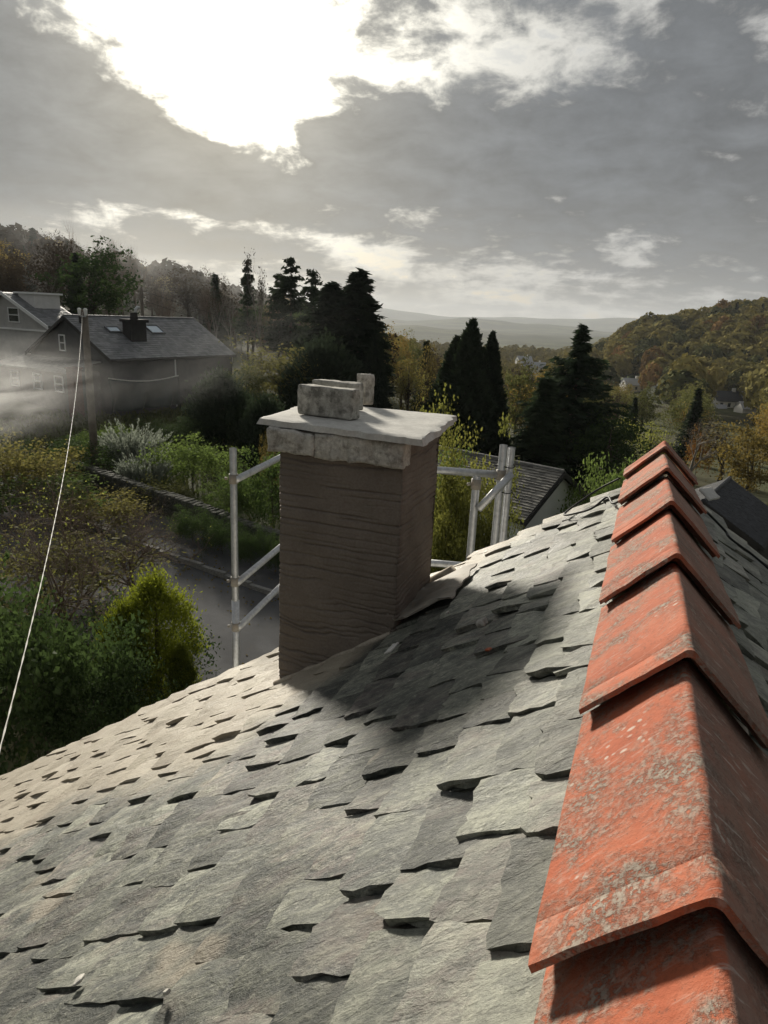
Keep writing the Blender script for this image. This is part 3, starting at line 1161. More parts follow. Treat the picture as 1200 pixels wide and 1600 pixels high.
disp = disp + .006 * np.clip((ZZ + .75) / -.3, 0, 1) * np.sin(UU_ * 19)
V = np.stack([per[None, :, 0] + per[None, :, 2] * disp, per[None, :, 1] + per[None, :, 3] * disp, ZZ + 0 * UU_], -1).reshape(-1, 3)
i, j = np.meshgrid(np.arange(len(zs) - 1), np.arange(NP), indexing='ij')
j2 = (j + 1) % NP
Fq = np.stack([i * NP + j, i * NP + j2, (i + 1) * NP + j2, (i + 1) * NP + j], -1).reshape(-1, 4)
cap = (np.arange(NP) + (len(zs) - 1) * NP).reshape(1, -1)
chim = link('chimney', mesh('chimney', V, [Fq, cap], 'scratched_render', True), house)
for a_, b_, sd in (((-1.292, 2.036, -.032), (-1.112, 2.12, .044), 1), ((-1.115, 2.043, -.041), (-.985, 2.12, .045), 2), ((-.989, 2.036, -.040), (-.792, 2.11, .046), 3)):
    Vb, Fb = rough_block(a_, b_, sd, 11, .0085, .009, 17)
    link('stone_block', mesh('stone_block', Vb, Fb, 'pale_stone', True), chim)
Vb, Fb = rough_block((-1.300, 2.123, -.034), (-1.262, 2.44, .044), 4, 7, .004, .007, 22)
link('stone_block', mesh('stone_block', Vb, Fb, 'pale_stone', True), chim)
# lead gutter tray on the uphill side, with mortar dabbed along it
s0 = .80 / math.cos(TH_L)
prof = [(s0 - .004, .105), (s0 - .006, .060), (s0 - .018, .036), (s0 - .055, .030), (s0 - .100, .034), (s0 - .150, .040), (s0 - .200, .038), (s0 - .245, .026)]
V, Fc = [], []
ys = np.linspace(2.030, 2.44, 20)
for layer in (0, 1):
    for i, y in enumerate(ys):
        for j, (s_, n_) in enumerate(prof):
            wob = .004 * math.sin(i * 1.3 + j) + .003 * math.sin(i * .7 + j * 2.2)
            if j < 2: y = max(y, 2.071)
            V.append(roof_pt(-1, y + (.005 * math.sin(j * 2.1) if i in (0, len(ys) - 1) else 0), s_ + wob * .6, n_ + wob * .7 + .012 * (1 - y / 2.5) - layer * .005))
npf, ny = len(prof), len(ys)
for i in range(ny - 1):
    for j in range(npf - 1):
        a = i * npf + j
        Fc.append((a, a + 1, a + npf + 1, a + npf))
        b_ = ny * npf + a
        Fc.append((b_, b_ + npf, b_ + npf + 1, b_ + 1))
for i0 in (0, ny - 1):
    for j in range(npf - 1):
        a = i0 * npf + j
        Fc.append((a, ny * npf + a, ny * npf + a + 1, a + 1))
for j0 in (0, npf - 1):
    for i in range(ny - 1):
        a = i * npf + j0
        Fc.append((a, a + npf, ny * npf + a + npf, ny * npf + a))
me = mesh('flashing', V, Fc, 'dull_lead', True)
me.set_sharp_from_angle(angle=R(50))
link('flashing', me, chim)
# mortar fillet round the foot of the stack
mb = MB()
for (ya, yb) in ((2.085, 2.26), (2.26, 2.50)):
    pts = [roof_pt(-1, ya + (yb - ya) * t, s0 - .012 + rnd.gauss(0, .003), .085 + rnd.gauss(0, .004)) for t in np.linspace(0, 1, 8)]
    mb.tube(pts, [.011 + rnd.uniform(-.003, .004) for _ in pts], 6)
pts = [roof_pt(-1, CH_Y1 + .03, s_, .02) for s_ in np.linspace(s0 - .12, s0 + .5, 12)]
mb.tube(pts, [.03 + rnd.uniform(-.006, .008) for _ in pts], 6)
pts = [roof_pt(-1, CH_Y0 - .004, s_, -.002) for s_ in np.linspace(s0 + .02, s0 + .57, 14)]
mb.tube(pts, [.012 + rnd.uniform(-.004, .004) for _ in pts], 6)
mb.build('mortar_fillet', 'mortar', chim, True)

# ---- loose things on the stack
# a thin stone slab laid over the open top
c0 = np.array([[-1.347, 2.080], [-.712, 1.992], [-.772, 2.600], [-1.405, 2.60]])
NX, NY = 44, 34
V, Fc = [], []
edge = rng.normal(0, 1, (4, 60))
edge = sum(np.roll(edge, k_, 1) * w_ for k_, w_ in ((-2, .35), (-1, .7), (0, 1.0), (1, .7), (2, .35))) * .62
edge += (rng.random((4, 60)) < .10) * rng.normal(0, .9, (4, 60))
for lay in (0, 1):
    for i in range(NX + 1):
        for j in range(NY + 1):
            u, v = i / NX, j / NY
            p = (c0[0] * (1 - u) + c0[1] * u) * (1 - v) + (c0[3] * (1 - u) + c0[2] * u) * v
            x, y = p
            e = 0
            if i in (0, NX): x += .004 * edge[0 if i == 0 else 1][j] + (.006 if i == 0 else -.006) * lay * abs(edge[2][j])
            if j in (0, NY): y += .0045 * edge[2 if j == 0 else 3][i] + .006 * lay * abs(edge[1][i]) * (1 if j == 0 else -1)
            b_ = min(u, 1 - u) * .63; d_ = min(v, 1 - v) * .55
            rim = math.exp(-(min(b_, d_) / .012) ** 2)
            q = mnoise.noise(Vector((x * 7, y * 7, 1.0))); q2 = mnoise.noise(Vector((x * 30, y * 30, 4.0)))
            z = (.050 + .001 * q) if lay == 0 else (.074 + .0022 * q + .0012 * q2 - rim * (.004 + .003 * q2))
            V.append((x, y, z))
n1_ = (NX + 1) * (NY + 1)
for lay in (0, 1):
    for i in range(NX):
        for j in range(NY):
            a = lay * n1_ + i * (NY + 1) + j
            f = (a, a + NY + 1, a + NY + 2, a + 1)
            Fc.append(f if lay else f[::-1])
bl = [i * (NY + 1) for i in range(NX + 1)] + [NX * (NY + 1) + j for j in range(1, NY + 1)] + [i * (NY + 1) + NY for i in range(NX - 1, -1, -1)] + [j for j in range(NY - 1, 0, -1)]
for i in range(len(bl)):
    a, b_ = bl[i], bl[(i + 1) % len(bl)]
    Fc.append((a, b_, n1_ + b_, n1_ + a))
me = mesh('stone_slab', V, Fc, 'slab_stone', True)
me.set_sharp_from_angle(angle=R(35))
tag(link('stone_slab', me), 'thin pale stone slab laid loose over the top of the brown chimney', 'slab')


def loose_block(name, p0, ang, L, D, H, seed, mat, label, cat, tilt=0, amp=.0035):
    ax = np.array([math.cos(ang), math.sin(ang), 0]); ay = np.array([-math.sin(ang), math.cos(ang), 0]); az_ = np.array([0, 0, 1.0])
    az_ = az_ + ay * tilt; az_ /= np.linalg.norm(az_)
    Vb, Fb = rough_block((0, 0, 0), (L, D, H), seed, 8, amp, .007, 24, (p0, ax, ay, az_))
    return tag(link(name, mesh(name, Vb, Fb, mat, True)), label, cat)


loose_block('brick', (-1.262, 2.205, .0775), -.10, .222, .062, .104, 11, 'grey_brick', 'grey mortar-stained brick on edge at the front of the slab', 'brick', .03)
loose_block('brick', (-1.315, 2.42, .077), -.10, .20, .060, .104, 17, 'grey_brick', 'second grey brick standing on edge behind the front brick', 'brick', .02)
loose_block('brick', (-1.172, 2.62, .076), 1.2, .06, .045, .122, 23, 'pale_stone', 'broken brick end standing upright at the back of the slab', 'brick', 0, .007)

# ---- chips and scraps lying on the slates
def chip(px, py, size, flat, mat, label, cat, name, seed, lift=.012):
    n = (-math.sin(TH_L), 0, math.cos(TH_L))
    P = hit(px, py, n, np.array([0, 0, Z0]) + np.array(n) * lift)
    es = np.array([-math.cos(TH_L), 0, -math.sin(TH_L)])
    ang = seed * 1.7
    ax = es * math.cos(ang) + np.array([0, 1, 0]) * math.sin(ang)
    ay = np.cross(n, ax)
    Vb, Fb = rough_block((-size[0] / 2, -size[1] / 2, 0), (size[0] / 2, size[1] / 2, size[2]), seed, 3, size[2] * .35, size[2] * .3, 60, (P, ax, ay, np.array(n)))
    return tag(link(name, mesh(name, Vb, Fb, mat, True)), label, cat)


chip(755, 977, (.026, .022, .016), 0, 'pale_stone', 'white lump of mortar on the dark slates between chimney and ridge', 'mortar lump', 'mortar_lump', 1.1)
chip(613, 1014, (.062, .024, .006), 0, 'slab_stone', 'pale sliver of stone lying below the front corner of the lead tray', 'stone sliver', 'stone_sliver', 2.85, .016)
chip(125, 1534, (.020, .015, .006), 0, 'pale_stone', 'white chip in a slate gap in the near corner of the roof', 'stone chip', 'stone_chip', .6, .018)
chip(262, 1553, (.011, .008, .005), 0, 'pale_stone', 'tiny white chip in a slate gap, nearer the ridge than the larger chip', 'stone chip', 'stone_chip', 1.9, .018)
chip(700, 958, (.020, .010, .006), 0, 'pale_stone', 'small white flake just uphill of the lead tray', 'stone flake', 'stone_flake', 2.6, .016)
chip(764, 1016, (.016, .011, .005), 0, 'terracotta', 'small orange fragment on the dark slates', 'tile fragment', 'tile_fragment', 2.2, .016)
Vb, Fb = rough_block((0, 0, 0), (.075, .055, .010), 31, 4, .002, .003, 30, (roof_pt(1, 2.80, .16, .02), (.55, .83, 0), (.70, -.46, -.55), (.45, .30, .83)))
tag(link('loose_slate', mesh('loose_slate', Vb, Fb, 'slab_stone', True)), 'pale loose slate poking out past the end of the red ridge', 'slate')

# ---- black cable over the ridge
pts = [roof_pt(-1, 2.752, .151, .035), roof_pt(-1, 2.765, .246, .03), roof_pt(-1, 2.70, .32, .028), roof_pt(-1, 2.645, .368, .025), roof_pt(-1, 2.60, .376, .024),
       roof_pt(-1, 2.53, .33, .026), roof_pt(-1, 2.475, .252, .026), roof_pt(-1, 2.50, .19, .035),
       (-.152, 2.40, -.150), (-.118, 2.335, -.108), (-.07, 2.318, -.062), (-.012, 2.322, -.008), (.05, 2.322, -.045), (.112, 2.325, -.105), (.150, 2.42, -.150)] + \
      [roof_pt(1, a_, b_, c_) for a_, b_, c_ in ((2.463, .249, .02), (2.412, .263, .02), (2.44, .32, .02), (2.475, .37, .02), (2.47, .459, .022), (2.45, .60, .02), (2.46, .9, .02), (2.5, 1.5, .02))]


def smooth_path(pts, k=6):
    pts = [np.array(p, float) for p in pts]
    P = [pts[0]] + pts + [pts[-1]]
    outp = []
    for i in range(1, len(P) - 2):
        for t in np.linspace(0, 1, k, endpoint=False):
            a, b, c, d = P[i - 1:i + 3]
            outp.append(.5 * ((2 * b) + (-a + c) * t + (2 * a - 5 * b + 4 * c - d) * t * t + (-a + 3 * b - 3 * c + d) * t ** 3))
    outp.append(pts[-1])
    return outp


mb = MB()
mb.tube(smooth_path(pts), .0042, 6)
tag(mb.build('cable', 'black_rubber', None, True), 'thin black cable looped over the far end of the red ridge', 'cable')

# ---- scaffold beyond the gable
scf = empty('scaffold', (-1.8, 4.2, -7.2), 'galvanised tube scaffold with guard rails around the gable end', 'scaffold')
TR = .0242


def pole(name, top, bottom=-7.3, r=TR, parent=scf):
    mb = MB()
    top = np.array(top, float)
    ring = 14
    mb.tube([(top[0], top[1], bottom), (top[0], top[1], top[2] - .002), tuple(top)], [r, r, r * .97], ring, False)
    mb.tube([tuple(top), (top[0], top[1], top[2] - .12)], [r * .97, r * .84], ring, False)       # the open tube end
    return mb.build(name, 'galvanised_steel', parent, True)


def dpt(px, py, D):
    return CAM + ray(px, py) * D


def zat(px, py, P):
    """height at which a sight line crosses the upright plane through P"""
    return hit(px, py, (P[0] - CAM[0], P[1] - CAM[1], 0), P)[2]


PL = dpt(364, 700, 4.6)
zj = zat(370, 938, PL)
pole('standard', PL)
mb = MB()
mb.tube([(PL[0], PL[1], zj), (PL[0], PL[1], zj - .9)], [TR * 1.14, TR * 1.14], 14)
mb.build('sleeve', 'galvanised_steel', scf, True)
HD = PL + np.array([-.133, .991, 0]) * 3.0                       # standard hidden behind the chimney
pole('standard', (HD[0], HD[1], PL[2] - .25))
for (px, py) in ((371, 748), (375, 908), (378, 978)):
    z = zat(px, py, PL)
    a_ = np.array([PL[0] + .035, PL[1] - .06, z]); d_ = np.array([-.133, .991, 0])
    mb = MB()
    mb.tube([a_ + d_ * .05, a_ + d_ * 3.1], TR, 14)
    mb.build('guard_rail', 'galvanised_steel', scf, True)


def coupler(c, ax, ay):
    mb = MB()
    c = np.array(c, float); ax = np.array(ax, float); ay = np.array(ay, float)
    mb.tube([c - ax * .032, c + ax * .032], TR * 1.32, 10)
    mb.tube([c + ay * .040 - ax * .0 - np.array([0, 0, 0]), c + ay * .060], .010, 6)
    return mb.build('coupler', 'dull_lead', scf, True)


for (px, py) in ((371, 748), (375, 908), (378, 978)):
    z = zat(px, py, PL)
    coupler((PL[0], PL[1], z), (0, 0, 1), (-.9, -.4, 0))
PR1 = dpt(787, 695, 4.35); PR2 = dpt(799.5, 699, 4.40)
pole('standard', PR1); pole('standard', PR2)
PS = dpt(745, 744, 4.28)
pole('standard', PS)
zr_ = zat(780, 741.5, PR1)
e1 = hit(780, 741.5, (0, 0, 1), (0, 0, zr_)); e0 = hit(690, 735, (0, 0, 1), (0, 0, zr_))
d_ = (e0 - e1) / np.linalg.norm(e0 - e1)
mb = MB(); mb.tube([e1 - d_ * .02, e0 + d_ * 1.0], TR, 14); mb.build('guard_rail', 'galvanised_steel', scf, True)
zr2 = zat(712, 883, PR1)
e1 = hit(712, 883, (0, 0, 1), (0, 0, zr2))
mb = MB(); mb.tube([e1 - d_ * .45, e1 + d_ * .55], TR, 14); mb.build('guard_rail', 'galvanised_steel', scf, True)
b0 = hit(749, 794, (PS[0] - CAM[0], PS[1] - CAM[1], 0), PS * .99 + CAM * .01)
b1 = hit(797, 743, (PR1[0] - CAM[0], PR1[1] - CAM[1], 0), PR1 * .985 + CAM * .015)
bd = (b1 - b0) / np.linalg.norm(b1 - b0)
mb = MB(); mb.tube([b0 - bd * .01, b1 + bd * .015], TR, 14); mb.build('brace', 'galvanised_steel', scf, True)
coupler((PR1[0], PR1[1], zr_), (0, 0, 1), (.8, -.6, 0)); coupler((PS[0], PS[1], PS[2] - .05), (0, 0, 1), (-.8, -.6, 0))
for py in (729, 769):
    c = (PR1 + PR2) / 2; c[2] = zat(793, py, PR1)
    mb = MB()
    ring = [c + np.array([math.cos(q) * .057, math.sin(q) * .045, .006 * math.sin(2 * q)]) for q in np.linspace(0, 2 * math.pi, 20)]
    mb.tube(ring, .0035, 5, False)
    if py == 769:
        mb.tube([ring[0], ring[0] + np.array([.03, -.03, -.03]), ring[0] + np.array([.06, -.04, -.035])], .003, 5)
    mb.build('tie_wire', 'black_rubber', scf, True)

# ================================================================== NEIGHBOURING HOUSES
def slated_plane(name, O, u, dn, L, S, gauge, width, mat, parent, thick=.02, rag=.012):
    """courses of single slates on a sloping plane (O top corner, u along the ridge, dn down the slope)"""
    O, u, dn = [np.array(q, float) for q in (O, u, dn)]
    nrm = np.cross(u, dn); nrm /= np.linalg.norm(nrm)
    if nrm[2] < 0:
        nrm = -nrm
    V, Fc, T = [], [], []
    ncs = int(S / gauge)
    for c in range(ncs):
        x = -rnd.uniform(0, width)
        while x < L:
            w = width * rnd.uniform(.75, 1.25)
            a, b = max(x, 0), min(x + w - .008, L)
            if b - a > .02:
                lift = rnd.uniform(0, rag)
                s0_, s1_ = c * gauge, min((c + 1) * gauge + rnd.uniform(-.01, .012), S + .04)
                base = len(V)
                for (q, s_, n_) in ((a, s0_, .004), (b, s0_, .004), (b, s1_, thick + lift), (a, s1_, thick + lift), (b, s1_, 0), (a, s1_, 0)):
                    V.append(O + u * q + dn * s_ + nrm * n_)
                Fc += [(base, base + 1, base + 2, base + 3), (base + 3, base + 2, base + 4, base + 5),
                       (base + 1, base + 1, base + 4, base + 2)[0:0] or (base + 1, base + 4, base + 2), (base, base + 3, base + 5)]
                t_ = rnd.random()
                T += [t_] * 4
            x += w
    me = bpy.data.meshes.new(name)
    me.from_pydata([tuple(v) for v in V], [], Fc)
    me.materials.append(MATS[mat])
    a_ = me.attributes.new('tone', 'FLOAT', 'FACE')
    a_.data.foreach_set('value', np.array(T, np.float32))
    o = link(name, me, parent)
    o['kind'] = 'stuff'
    return o


def roofmat(name, c1, c2, rough=.6):
    m, t, b = material(name)
    p = t.coord('POS')
    c = t.mix(t.attr('tone'), c1, c2)
    c = t.mix(t.mapr(t.noise(p, 1.3, 5, .6), .4, .7, 0, .5), c, tuple(np.array(c1) * .7))
    t.set(b.inputs['Base Color'], c)
    b.inputs['Roughness'].default_value = rough
    t.set(b.inputs['Normal'], t.bump(t.noise(p, 14, 5, .65), .6, .01))


roofmat('far_slates', (.13, .135, .14), (.26, .265, .27), .5)
roofmat('brown_slates', (.10, .095, .085), (.26, .245, .21), .75)
roofmat('black_slates', (.020, .021, .024), (.042, .044, .048), .85)


class Gable:
    """ridge from A along angle a; w half-width, d drop of the eaves, n the side at -90 degrees"""
    def __init__(s, A, a, L, w, d, zg):
        s.A = np.array(A, float); s.u = np.array([math.cos(a), math.sin(a), 0]); s.n = np.array([math.sin(a), -math.cos(a), 0])
        s.L, s.w, s.d, s.zg = L, w, d, zg

    def p(s, u, n, z):
        q = s.A + s.u * u + s.n * n
        return np.array([q[0], q[1], s.A[2] + z])

    def walls(s, parent, mat, over=.25, inset=.2):
        mb = MB()
        w = s.w - over
        ze = -s.d * w / s.w - .14
        zb = s.zg - s.A[2] - .4
        for u0, u1 in ((inset, inset + .25), (s.L - inset - .25, s.L - inset)):
            pts = [(-w, zb), (w, zb), (w, ze), (0, -.14), (-w, ze)]
            b = len(mb.v)
            mb.v += [tuple(s.p(u0, n, z)) for n, z in pts] + [tuple(s.p(u1, n, z)) for n, z in pts]
            mb.f += [(b, b + 1, b + 2, b + 3, b + 4), (b + 9, b + 8, b + 7, b + 6, b + 5)]
            mb.f += [(b + i, b + 5 + i, b + 5 + (i + 1) % 5, b + (i + 1) % 5) for i in range(5)]
        for sg in (-1, 1):
            P = [s.p(u, sg * n, z) for z in (zb, ze) for u, n in ((inset + .252, w - .25), (s.L - inset - .252, w - .25), (s.L - inset - .252, w), (inset + .252, w))]
            mb.hexa(P)
        return mb.build('wall', mat, parent)

    def roof(s, parent, slatemat, basemat, gauge=.22, width=.3, rag=.012, thick=.02):
        mb = MB()
        for sg in (-1, 1):
            P = [s.p(u, sg * n, z) for dz in (-.12, -.012) for (u, n, z) in ((0, .0, dz), (s.L, .0, dz), (s.L, s.w, -s.d + dz), (0, s.w, -s.d + dz))]
            mb.hexa(P)
        mb.build('roof', basemat, parent)
        S = math.hypot(s.w, s.d)
        for sg in (-1, 1):
            dn = (s.n * sg * s.w + np.array([0, 0, -s.d])) / S
            slated_plane('roof_slates', s.p(-.02, 0, 0.0), s.u, dn, s.L + .04, S, gauge, width, slatemat, parent, thick, rag)
        return S

    def ridge(s, parent, mat, n, r=.10):
        for i in range(n):
            mb = MB()
            a0, a1 = s.L * i / n, s.L * (i + 1) / n - .012
            mb.tube([s.p(a0, 0, .0), s.p(a1, 0, .0)], [r, r * .97], 8)
            mb.build('ridge_tile', mat, parent)

    def window(s, parent, u, z, n0, width, height, face='gable', bars=1):
        """a window proud of a wall: frame (with a pane below it)"""
        if face == 'gable':
            o, ax, ay = s.p(u, n0, z), s.n, -s.u
        else:
            o, ax, ay = s.p(u, n0, z), s.u, s.n
        mb = MB()
        f = .07
        for a, b in (((-width / 2, -.02, 0), (width / 2, .05, f)), ((-width / 2, -.02, height - f), (width / 2, .05, height)),
                     ((-width / 2, -.02, f), (-width / 2 + f, .05, height - f)), ((width / 2 - f, -.02, f), (width / 2, .05, height - f)),
                     ((-width / 2 + f, -.015, height * .5 - .03), (width / 2 - f, .04, height * .5 + .03))):
            mb.obox(o, ax, ay, (0, 0, 1), a, b)
        fr = mb.build('window', 'white_paint', parent)
        mb = MB()
        mb.obox(o, ax, ay, (0, 0, 1), (-width / 2 + f, -.018, f), (width / 2 - f, .012, height - f))
        mb.build('pane', 'window_glass', fr)
        return fr


# the grey house with skylights, across the road
zg = -6.05
B = Gable((-33.673, 33.652, -.455), 1.417, 10.96, 4.053, 2.386, zg)
hb = empty('grey_house', (B.p(5, 0, 0)[0], B.p(5, 0, 0)[1], zg), 'dark grey house with two skylights and a squat chimney, across the road', 'house')
B.walls(hb, 'mid_wall')
B.roof(hb, 'far_slates', 'dark_wall')
B.ridge(hb, 'far_slate', 18, .09)
mb = MB()
for sg in (-1, 1):
    mb.hexa([B.p(u, sg * n, z) for dz in (-.22, -.03) for u, n, z in ((-.06, 0, dz), (-.01, 0, dz), (-.01, B.w, -B.d + dz), (-.06, B.w, -B.d + dz))])
mb.build('bargeboard', 'dark_wall', hb)
nB = np.cross(B.u, (B.n * B.w + np.array([0, 0, -B.d]))); nB /= np.linalg.norm(nB)
if nB[2] < 0: nB = -nB
dB = (B.n * B.w + np.array([0, 0, -B.d])); dB /= np.linalg.norm(dB)
for (px, py, L_, S_) in ((177, 516, 1.0, .62), (241, 516, 1.15, .95)):
    P = hit(px, py, nB, B.A)
    mb = MB()
    for a, b in (((-L_ / 2, -S_ / 2, .0), (L_ / 2, -S_ / 2 + .08, .11)), ((-L_ / 2, S_ / 2 - .08, .0), (L_ / 2, S_ / 2, .11)),
                 ((-L_ / 2, -S_ / 2 + .08, 0), (-L_ / 2 + .08, S_ / 2 - .08, .11)), ((L_ / 2 - .08, -S_ / 2 + .08, 0), (L_ / 2, S_ / 2 - .08, .11))):
        mb.obox(P, B.u, dB, nB, a, b)
    f = mb.build('skylight', 'far_slate', hb)
    mb = MB(); mb.obox(P, B.u, dB, nB, (-L_ / 2 + .08, -S_ / 2 + .08, .02), (L_ / 2 - .08, S_ / 2 - .08, .085)); mb.build('pane', 'skylight_glass', f)
P = hit(211, 528, nB, B.A)
mb = MB()
mb.obox(P, B.u, B.n, (0, 0, 1), (-.62, -.38, -.6), (.62, .38, .98))
mb.obox(P, B.u, B.n, (0, 0, 1), (-.74, -.5, .982), (.74, .5, 1.16))
ch = mb.build('chimney', 'dark_wall', hb)
mb = MB(); q = P + np.array([0, 0, 1.16]); mb.tube([q, q + np.array([0, 0, .36]), q + np.array([0, 0, .36]), q + np.array([0, 0, .42])], [.26, .22, .27, .27], 12); mb.build('chimney_pot', 'dark_wall', ch)
mb = MB(); q2 = q + B.u * .15; mb.tube([q2 + np.array([0, 0, .42]), q2 + np.array([0, 0, .6]), q2 + B.u * .18 + np.array([0, 0, .75]), q2 + B.u * .3 + np.array([0, 0, .70])], [.09, .09, .10, .1], 8); mb.build('cowl', 'galvanised_steel', ch)
P = hit(127, 505, nB, B.A)
mb = MB(); mb.tube([P, P + np.array([0, 0, .75])], .13, 10); mb.build('flue', 'dark_wall', hb)
B.window(hb, .2, -2.15, -.55, .58, 1.0)
# lean-to in front of the gable
zt, zl2 = -2.55, -3.10
mb = MB()
mb.hexa([B.p(u, n, z) for dz in (-.1, 0) for u, n, z in ((.2, -4.6, zt + dz), (.2, 2.9, zt + dz), (-2.0, 2.9, zl2 + dz), (-2.0, -4.6, zl2 + dz))])
mb.build('lean_to_roof', 'grey_slate', hb)
mb = MB()
mb.hexa([B.p(u, n, z) for z in (zg - B.A[2] - .3, zl2 - .08) for u, n in ((-1.8, -4.4), (-1.8, 2.7), (-1.55, 2.7), (-1.55, -4.4))])
mb.hexa([B.p(u, n, z) for z in (zg - B.A[2] - .3, zl2 - .04) for u, n in ((-1.548, 2.45), (-1.548, 2.7), (.19, 2.7), (.19, 2.45))])
mb.build('lean_to_wall', 'lean_to_render', hb)
for n0 in (-2.6, -.4, 1.6):
    B.window(hb, -1.8, -4.35, n0, .8, .95)
mb = MB(); mb.obox(B.p(-1.8, 3.0, 0) * [1, 1, 0] + [0, 0, zg - .3], B.u, B.n, (0, 0, 1), (-.3, -.28, 0), (.3, .28, 3.0))
mb.obox(B.p(-1.8, 3.0, 0) * [1, 1, 0] + [0, 0, zg - .3], B.u, B.n, (0, 0, 1), (-.36, -.34, 3.002), (.36, .34, 3.1)); mb.build('brick_pier', 'red_brick', hb)
mb = MB()
mb.tube([B.p(.3, B.w + .02, -B.d - .06), B.p(B.L - .2, B.w + .02, -B.d - .06)], .06, 8); mb.build('gutter', 'dark_wall', hb)
mb = MB(); mb.tube([B.p(5.2, B.w - .2, -B.d - .1), B.p(5.2, B.w - .2, zg - B.A[2])], .05, 8); mb.build('downpipe', 'white_paint', hb)
# sagging dark sheet strung along the side of that house
V, Fc = [], []
nu_, nv_ = 30, 14
for i in range(nu_ + 1):
    for j in range(nv_ + 1):
        u, v = i / nu_, j / nv_
        top = -3.35 - .42 * math.sin(u * math.pi) * .6 - u * .12
        z = top * (1 - v) + (zg - B.A[2] + .3) * v
        bulge = .18 * math.sin(u * 14 + v * 4) * v + .12 * math.sin(u * 31 + 2 * v) * v
        V.append(B.p(-.9 + 5.4 * u, B.w + .75 + bulge + .15 * v, z))
for lay in (0,):
    for i in range(nu_):
        for j in range(nv_):
            a = i * (nv_ + 1) + j
            Fc.append((a, a + 1, a + nv_ + 2, a + nv_ + 1))
me = mesh('tarpaulin', V, Fc, 'tarp_cloth', True)
o = tag(link('tarpaulin', me), 'dark sagging tarpaulin strung along the side of the skylight house', 'tarpaulin')
sm_ = o.modifiers.new('thickness', 'SOLIDIFY'); sm_.thickness = .03
mb = MB(); mb.tube([B.p(-.9 + 5.4 * u, B.w + .75, -3.33 - .25 * math.sin(u * math.pi) - u * .12) for u in np.linspace(0, 1, 12)], .035, 6)
mb.build('edge_rope', 'cable_white', o)

# the pale house behind it, only its gable and dormer in view
k = 1.25
Aa = CAM + (np.array([-37.567, 32.85, .754]) - CAM) * k
A_ = Gable(Aa, 1.436, 3.6, 5.0, 2.3, -5.0)
ha = empty('pale_gabled_house', (A_.p(5, 0, 0)[0], A_.p(5, 0, 0)[1], -5.0), 'pale house with a white-edged gable and flat dormer at the far left', 'house')
A_.walls(ha, 'grey_wall')
A_.roof(ha, 'far_slates', 'dark_wall')
mb = MB()
for sg in (-1, 1):
    mb.hexa([A_.p(u, sg * n, z) for dz in (-.20, .06) for u, n, z in ((-.12, 0, dz), (-.03, 0, dz), (-.03, A_.w + .1, -A_.d - .04 + dz), (-.12, A_.w + .1, -A_.d - .04 + dz))])
mb.build('bargeboard', 'white_paint', ha)
mb = MB(); mb.obox(A_.p(1.0, .5, -1.9), A_.u, A_.n, (0, 0, 1), (0, 0, 0), (2.2, 1.9, 1.85)); dm = mb.build('dormer', 'house_render', ha)
mb = MB(); mb.obox(A_.p(1.0, .5, -.048), A_.u, A_.n, (0, 0, 1), (-.15, -.4, 0), (2.35, 2.1, .13)); mb.build('dormer_roof', 'white_paint', dm)
mb = MB(); mb.obox(A_.p(.08, 0, -2.75), A_.u, A_.n, (0, 0, 1), (0, -4.6, 0), (.11, 4.6, .12)); mb.build('string_course', 'white_paint', ha)
A_.window(ha, .2, -2.2, .9, 1.3, 1.1)

# the low slate roof with a white gable, just beyond the scaffold
Cg = Gable((-2.485, 26.292, -4.955), R(158.97), 9.0, 2.7, 1.48, gz(-4, 27) - .3)
hc = empty('low_white_house', (-4, 27, gz(-4, 27)), 'low house with a mossy stone slate roof and white gable, beyond the scaffold poles', 'house')
Cg.walls(hc, 'white_wall', .2, .22)
Cg.roof(hc, 'brown_slates', 'dark_wall', .15, .26, .02, .024)
Cg.ridge(hc, 'grey_slate', 20, .08)
mb = MB()
for sg in (-1, 1):
    mb.hexa([Cg.p(u, sg * n, z) for dz in (-.24, -.02) for u, n, z in ((-.07, 0, dz), (-.025, 0, dz), (-.025, Cg.w + .05, -Cg.d - .02 + dz), (-.07, Cg.w + .05, -Cg.d - .02 + dz))])
mb.build('bargeboard', 'dark_wall', hc)

# the black roof to the right
Dg = Gable((1.984, 21.451, -4.363), 1.311, 4.18, 1.80, 1.04, gz(3, 23))
hd = empty('dark_outbuilding', (3, 23.5, gz(3, 23)), 'small outbuilding with a black slate roof, right of the red ridge', 'outbuilding')
Dg.walls(hd, 'dark_wall', .15, .12)
Dg.roof(hd, 'black_slates', 'dark_wall', .11, .19, .010, .014)
Dg.ridge(hd, 'dark_slate', 16, .075)

# ================================================================== TREES AND SHRUBS
def leaves(P, size, orient=None, aspect=.55, jit=.35, fold=.25):
    """one bent leaf-sized quad at each point"""
    n = len(P)
    d = rng.normal(0, 1, (n, 3)) if orient is None else orient + rng.normal(0, jit, (n, 3))
    d /= np.linalg.norm(d, axis=1, keepdims=True) + 1e-9
    a = rng.normal(0, 1, (n, 3))
    e = np.cross(d, a); e /= np.linalg.norm(e, axis=1, keepdims=True) + 1e-9
    s = (size * rng.uniform(.6, 1.35, n))[:, None]
    f = np.cross(d, e)
    v0 = P - d * s * .5
    v1 = P + e * s * aspect * .5 + f * s * fold * .3
    v2 = P + d * s * .5
    v3 = P - e * s * aspect * .5 + f * s * fold * .3
    V = np.stack([v0, v1, v2, v3], 1).reshape(-1, 3)
    Fq = np.arange(4 * n).reshape(n, 4)
    return V, Fq


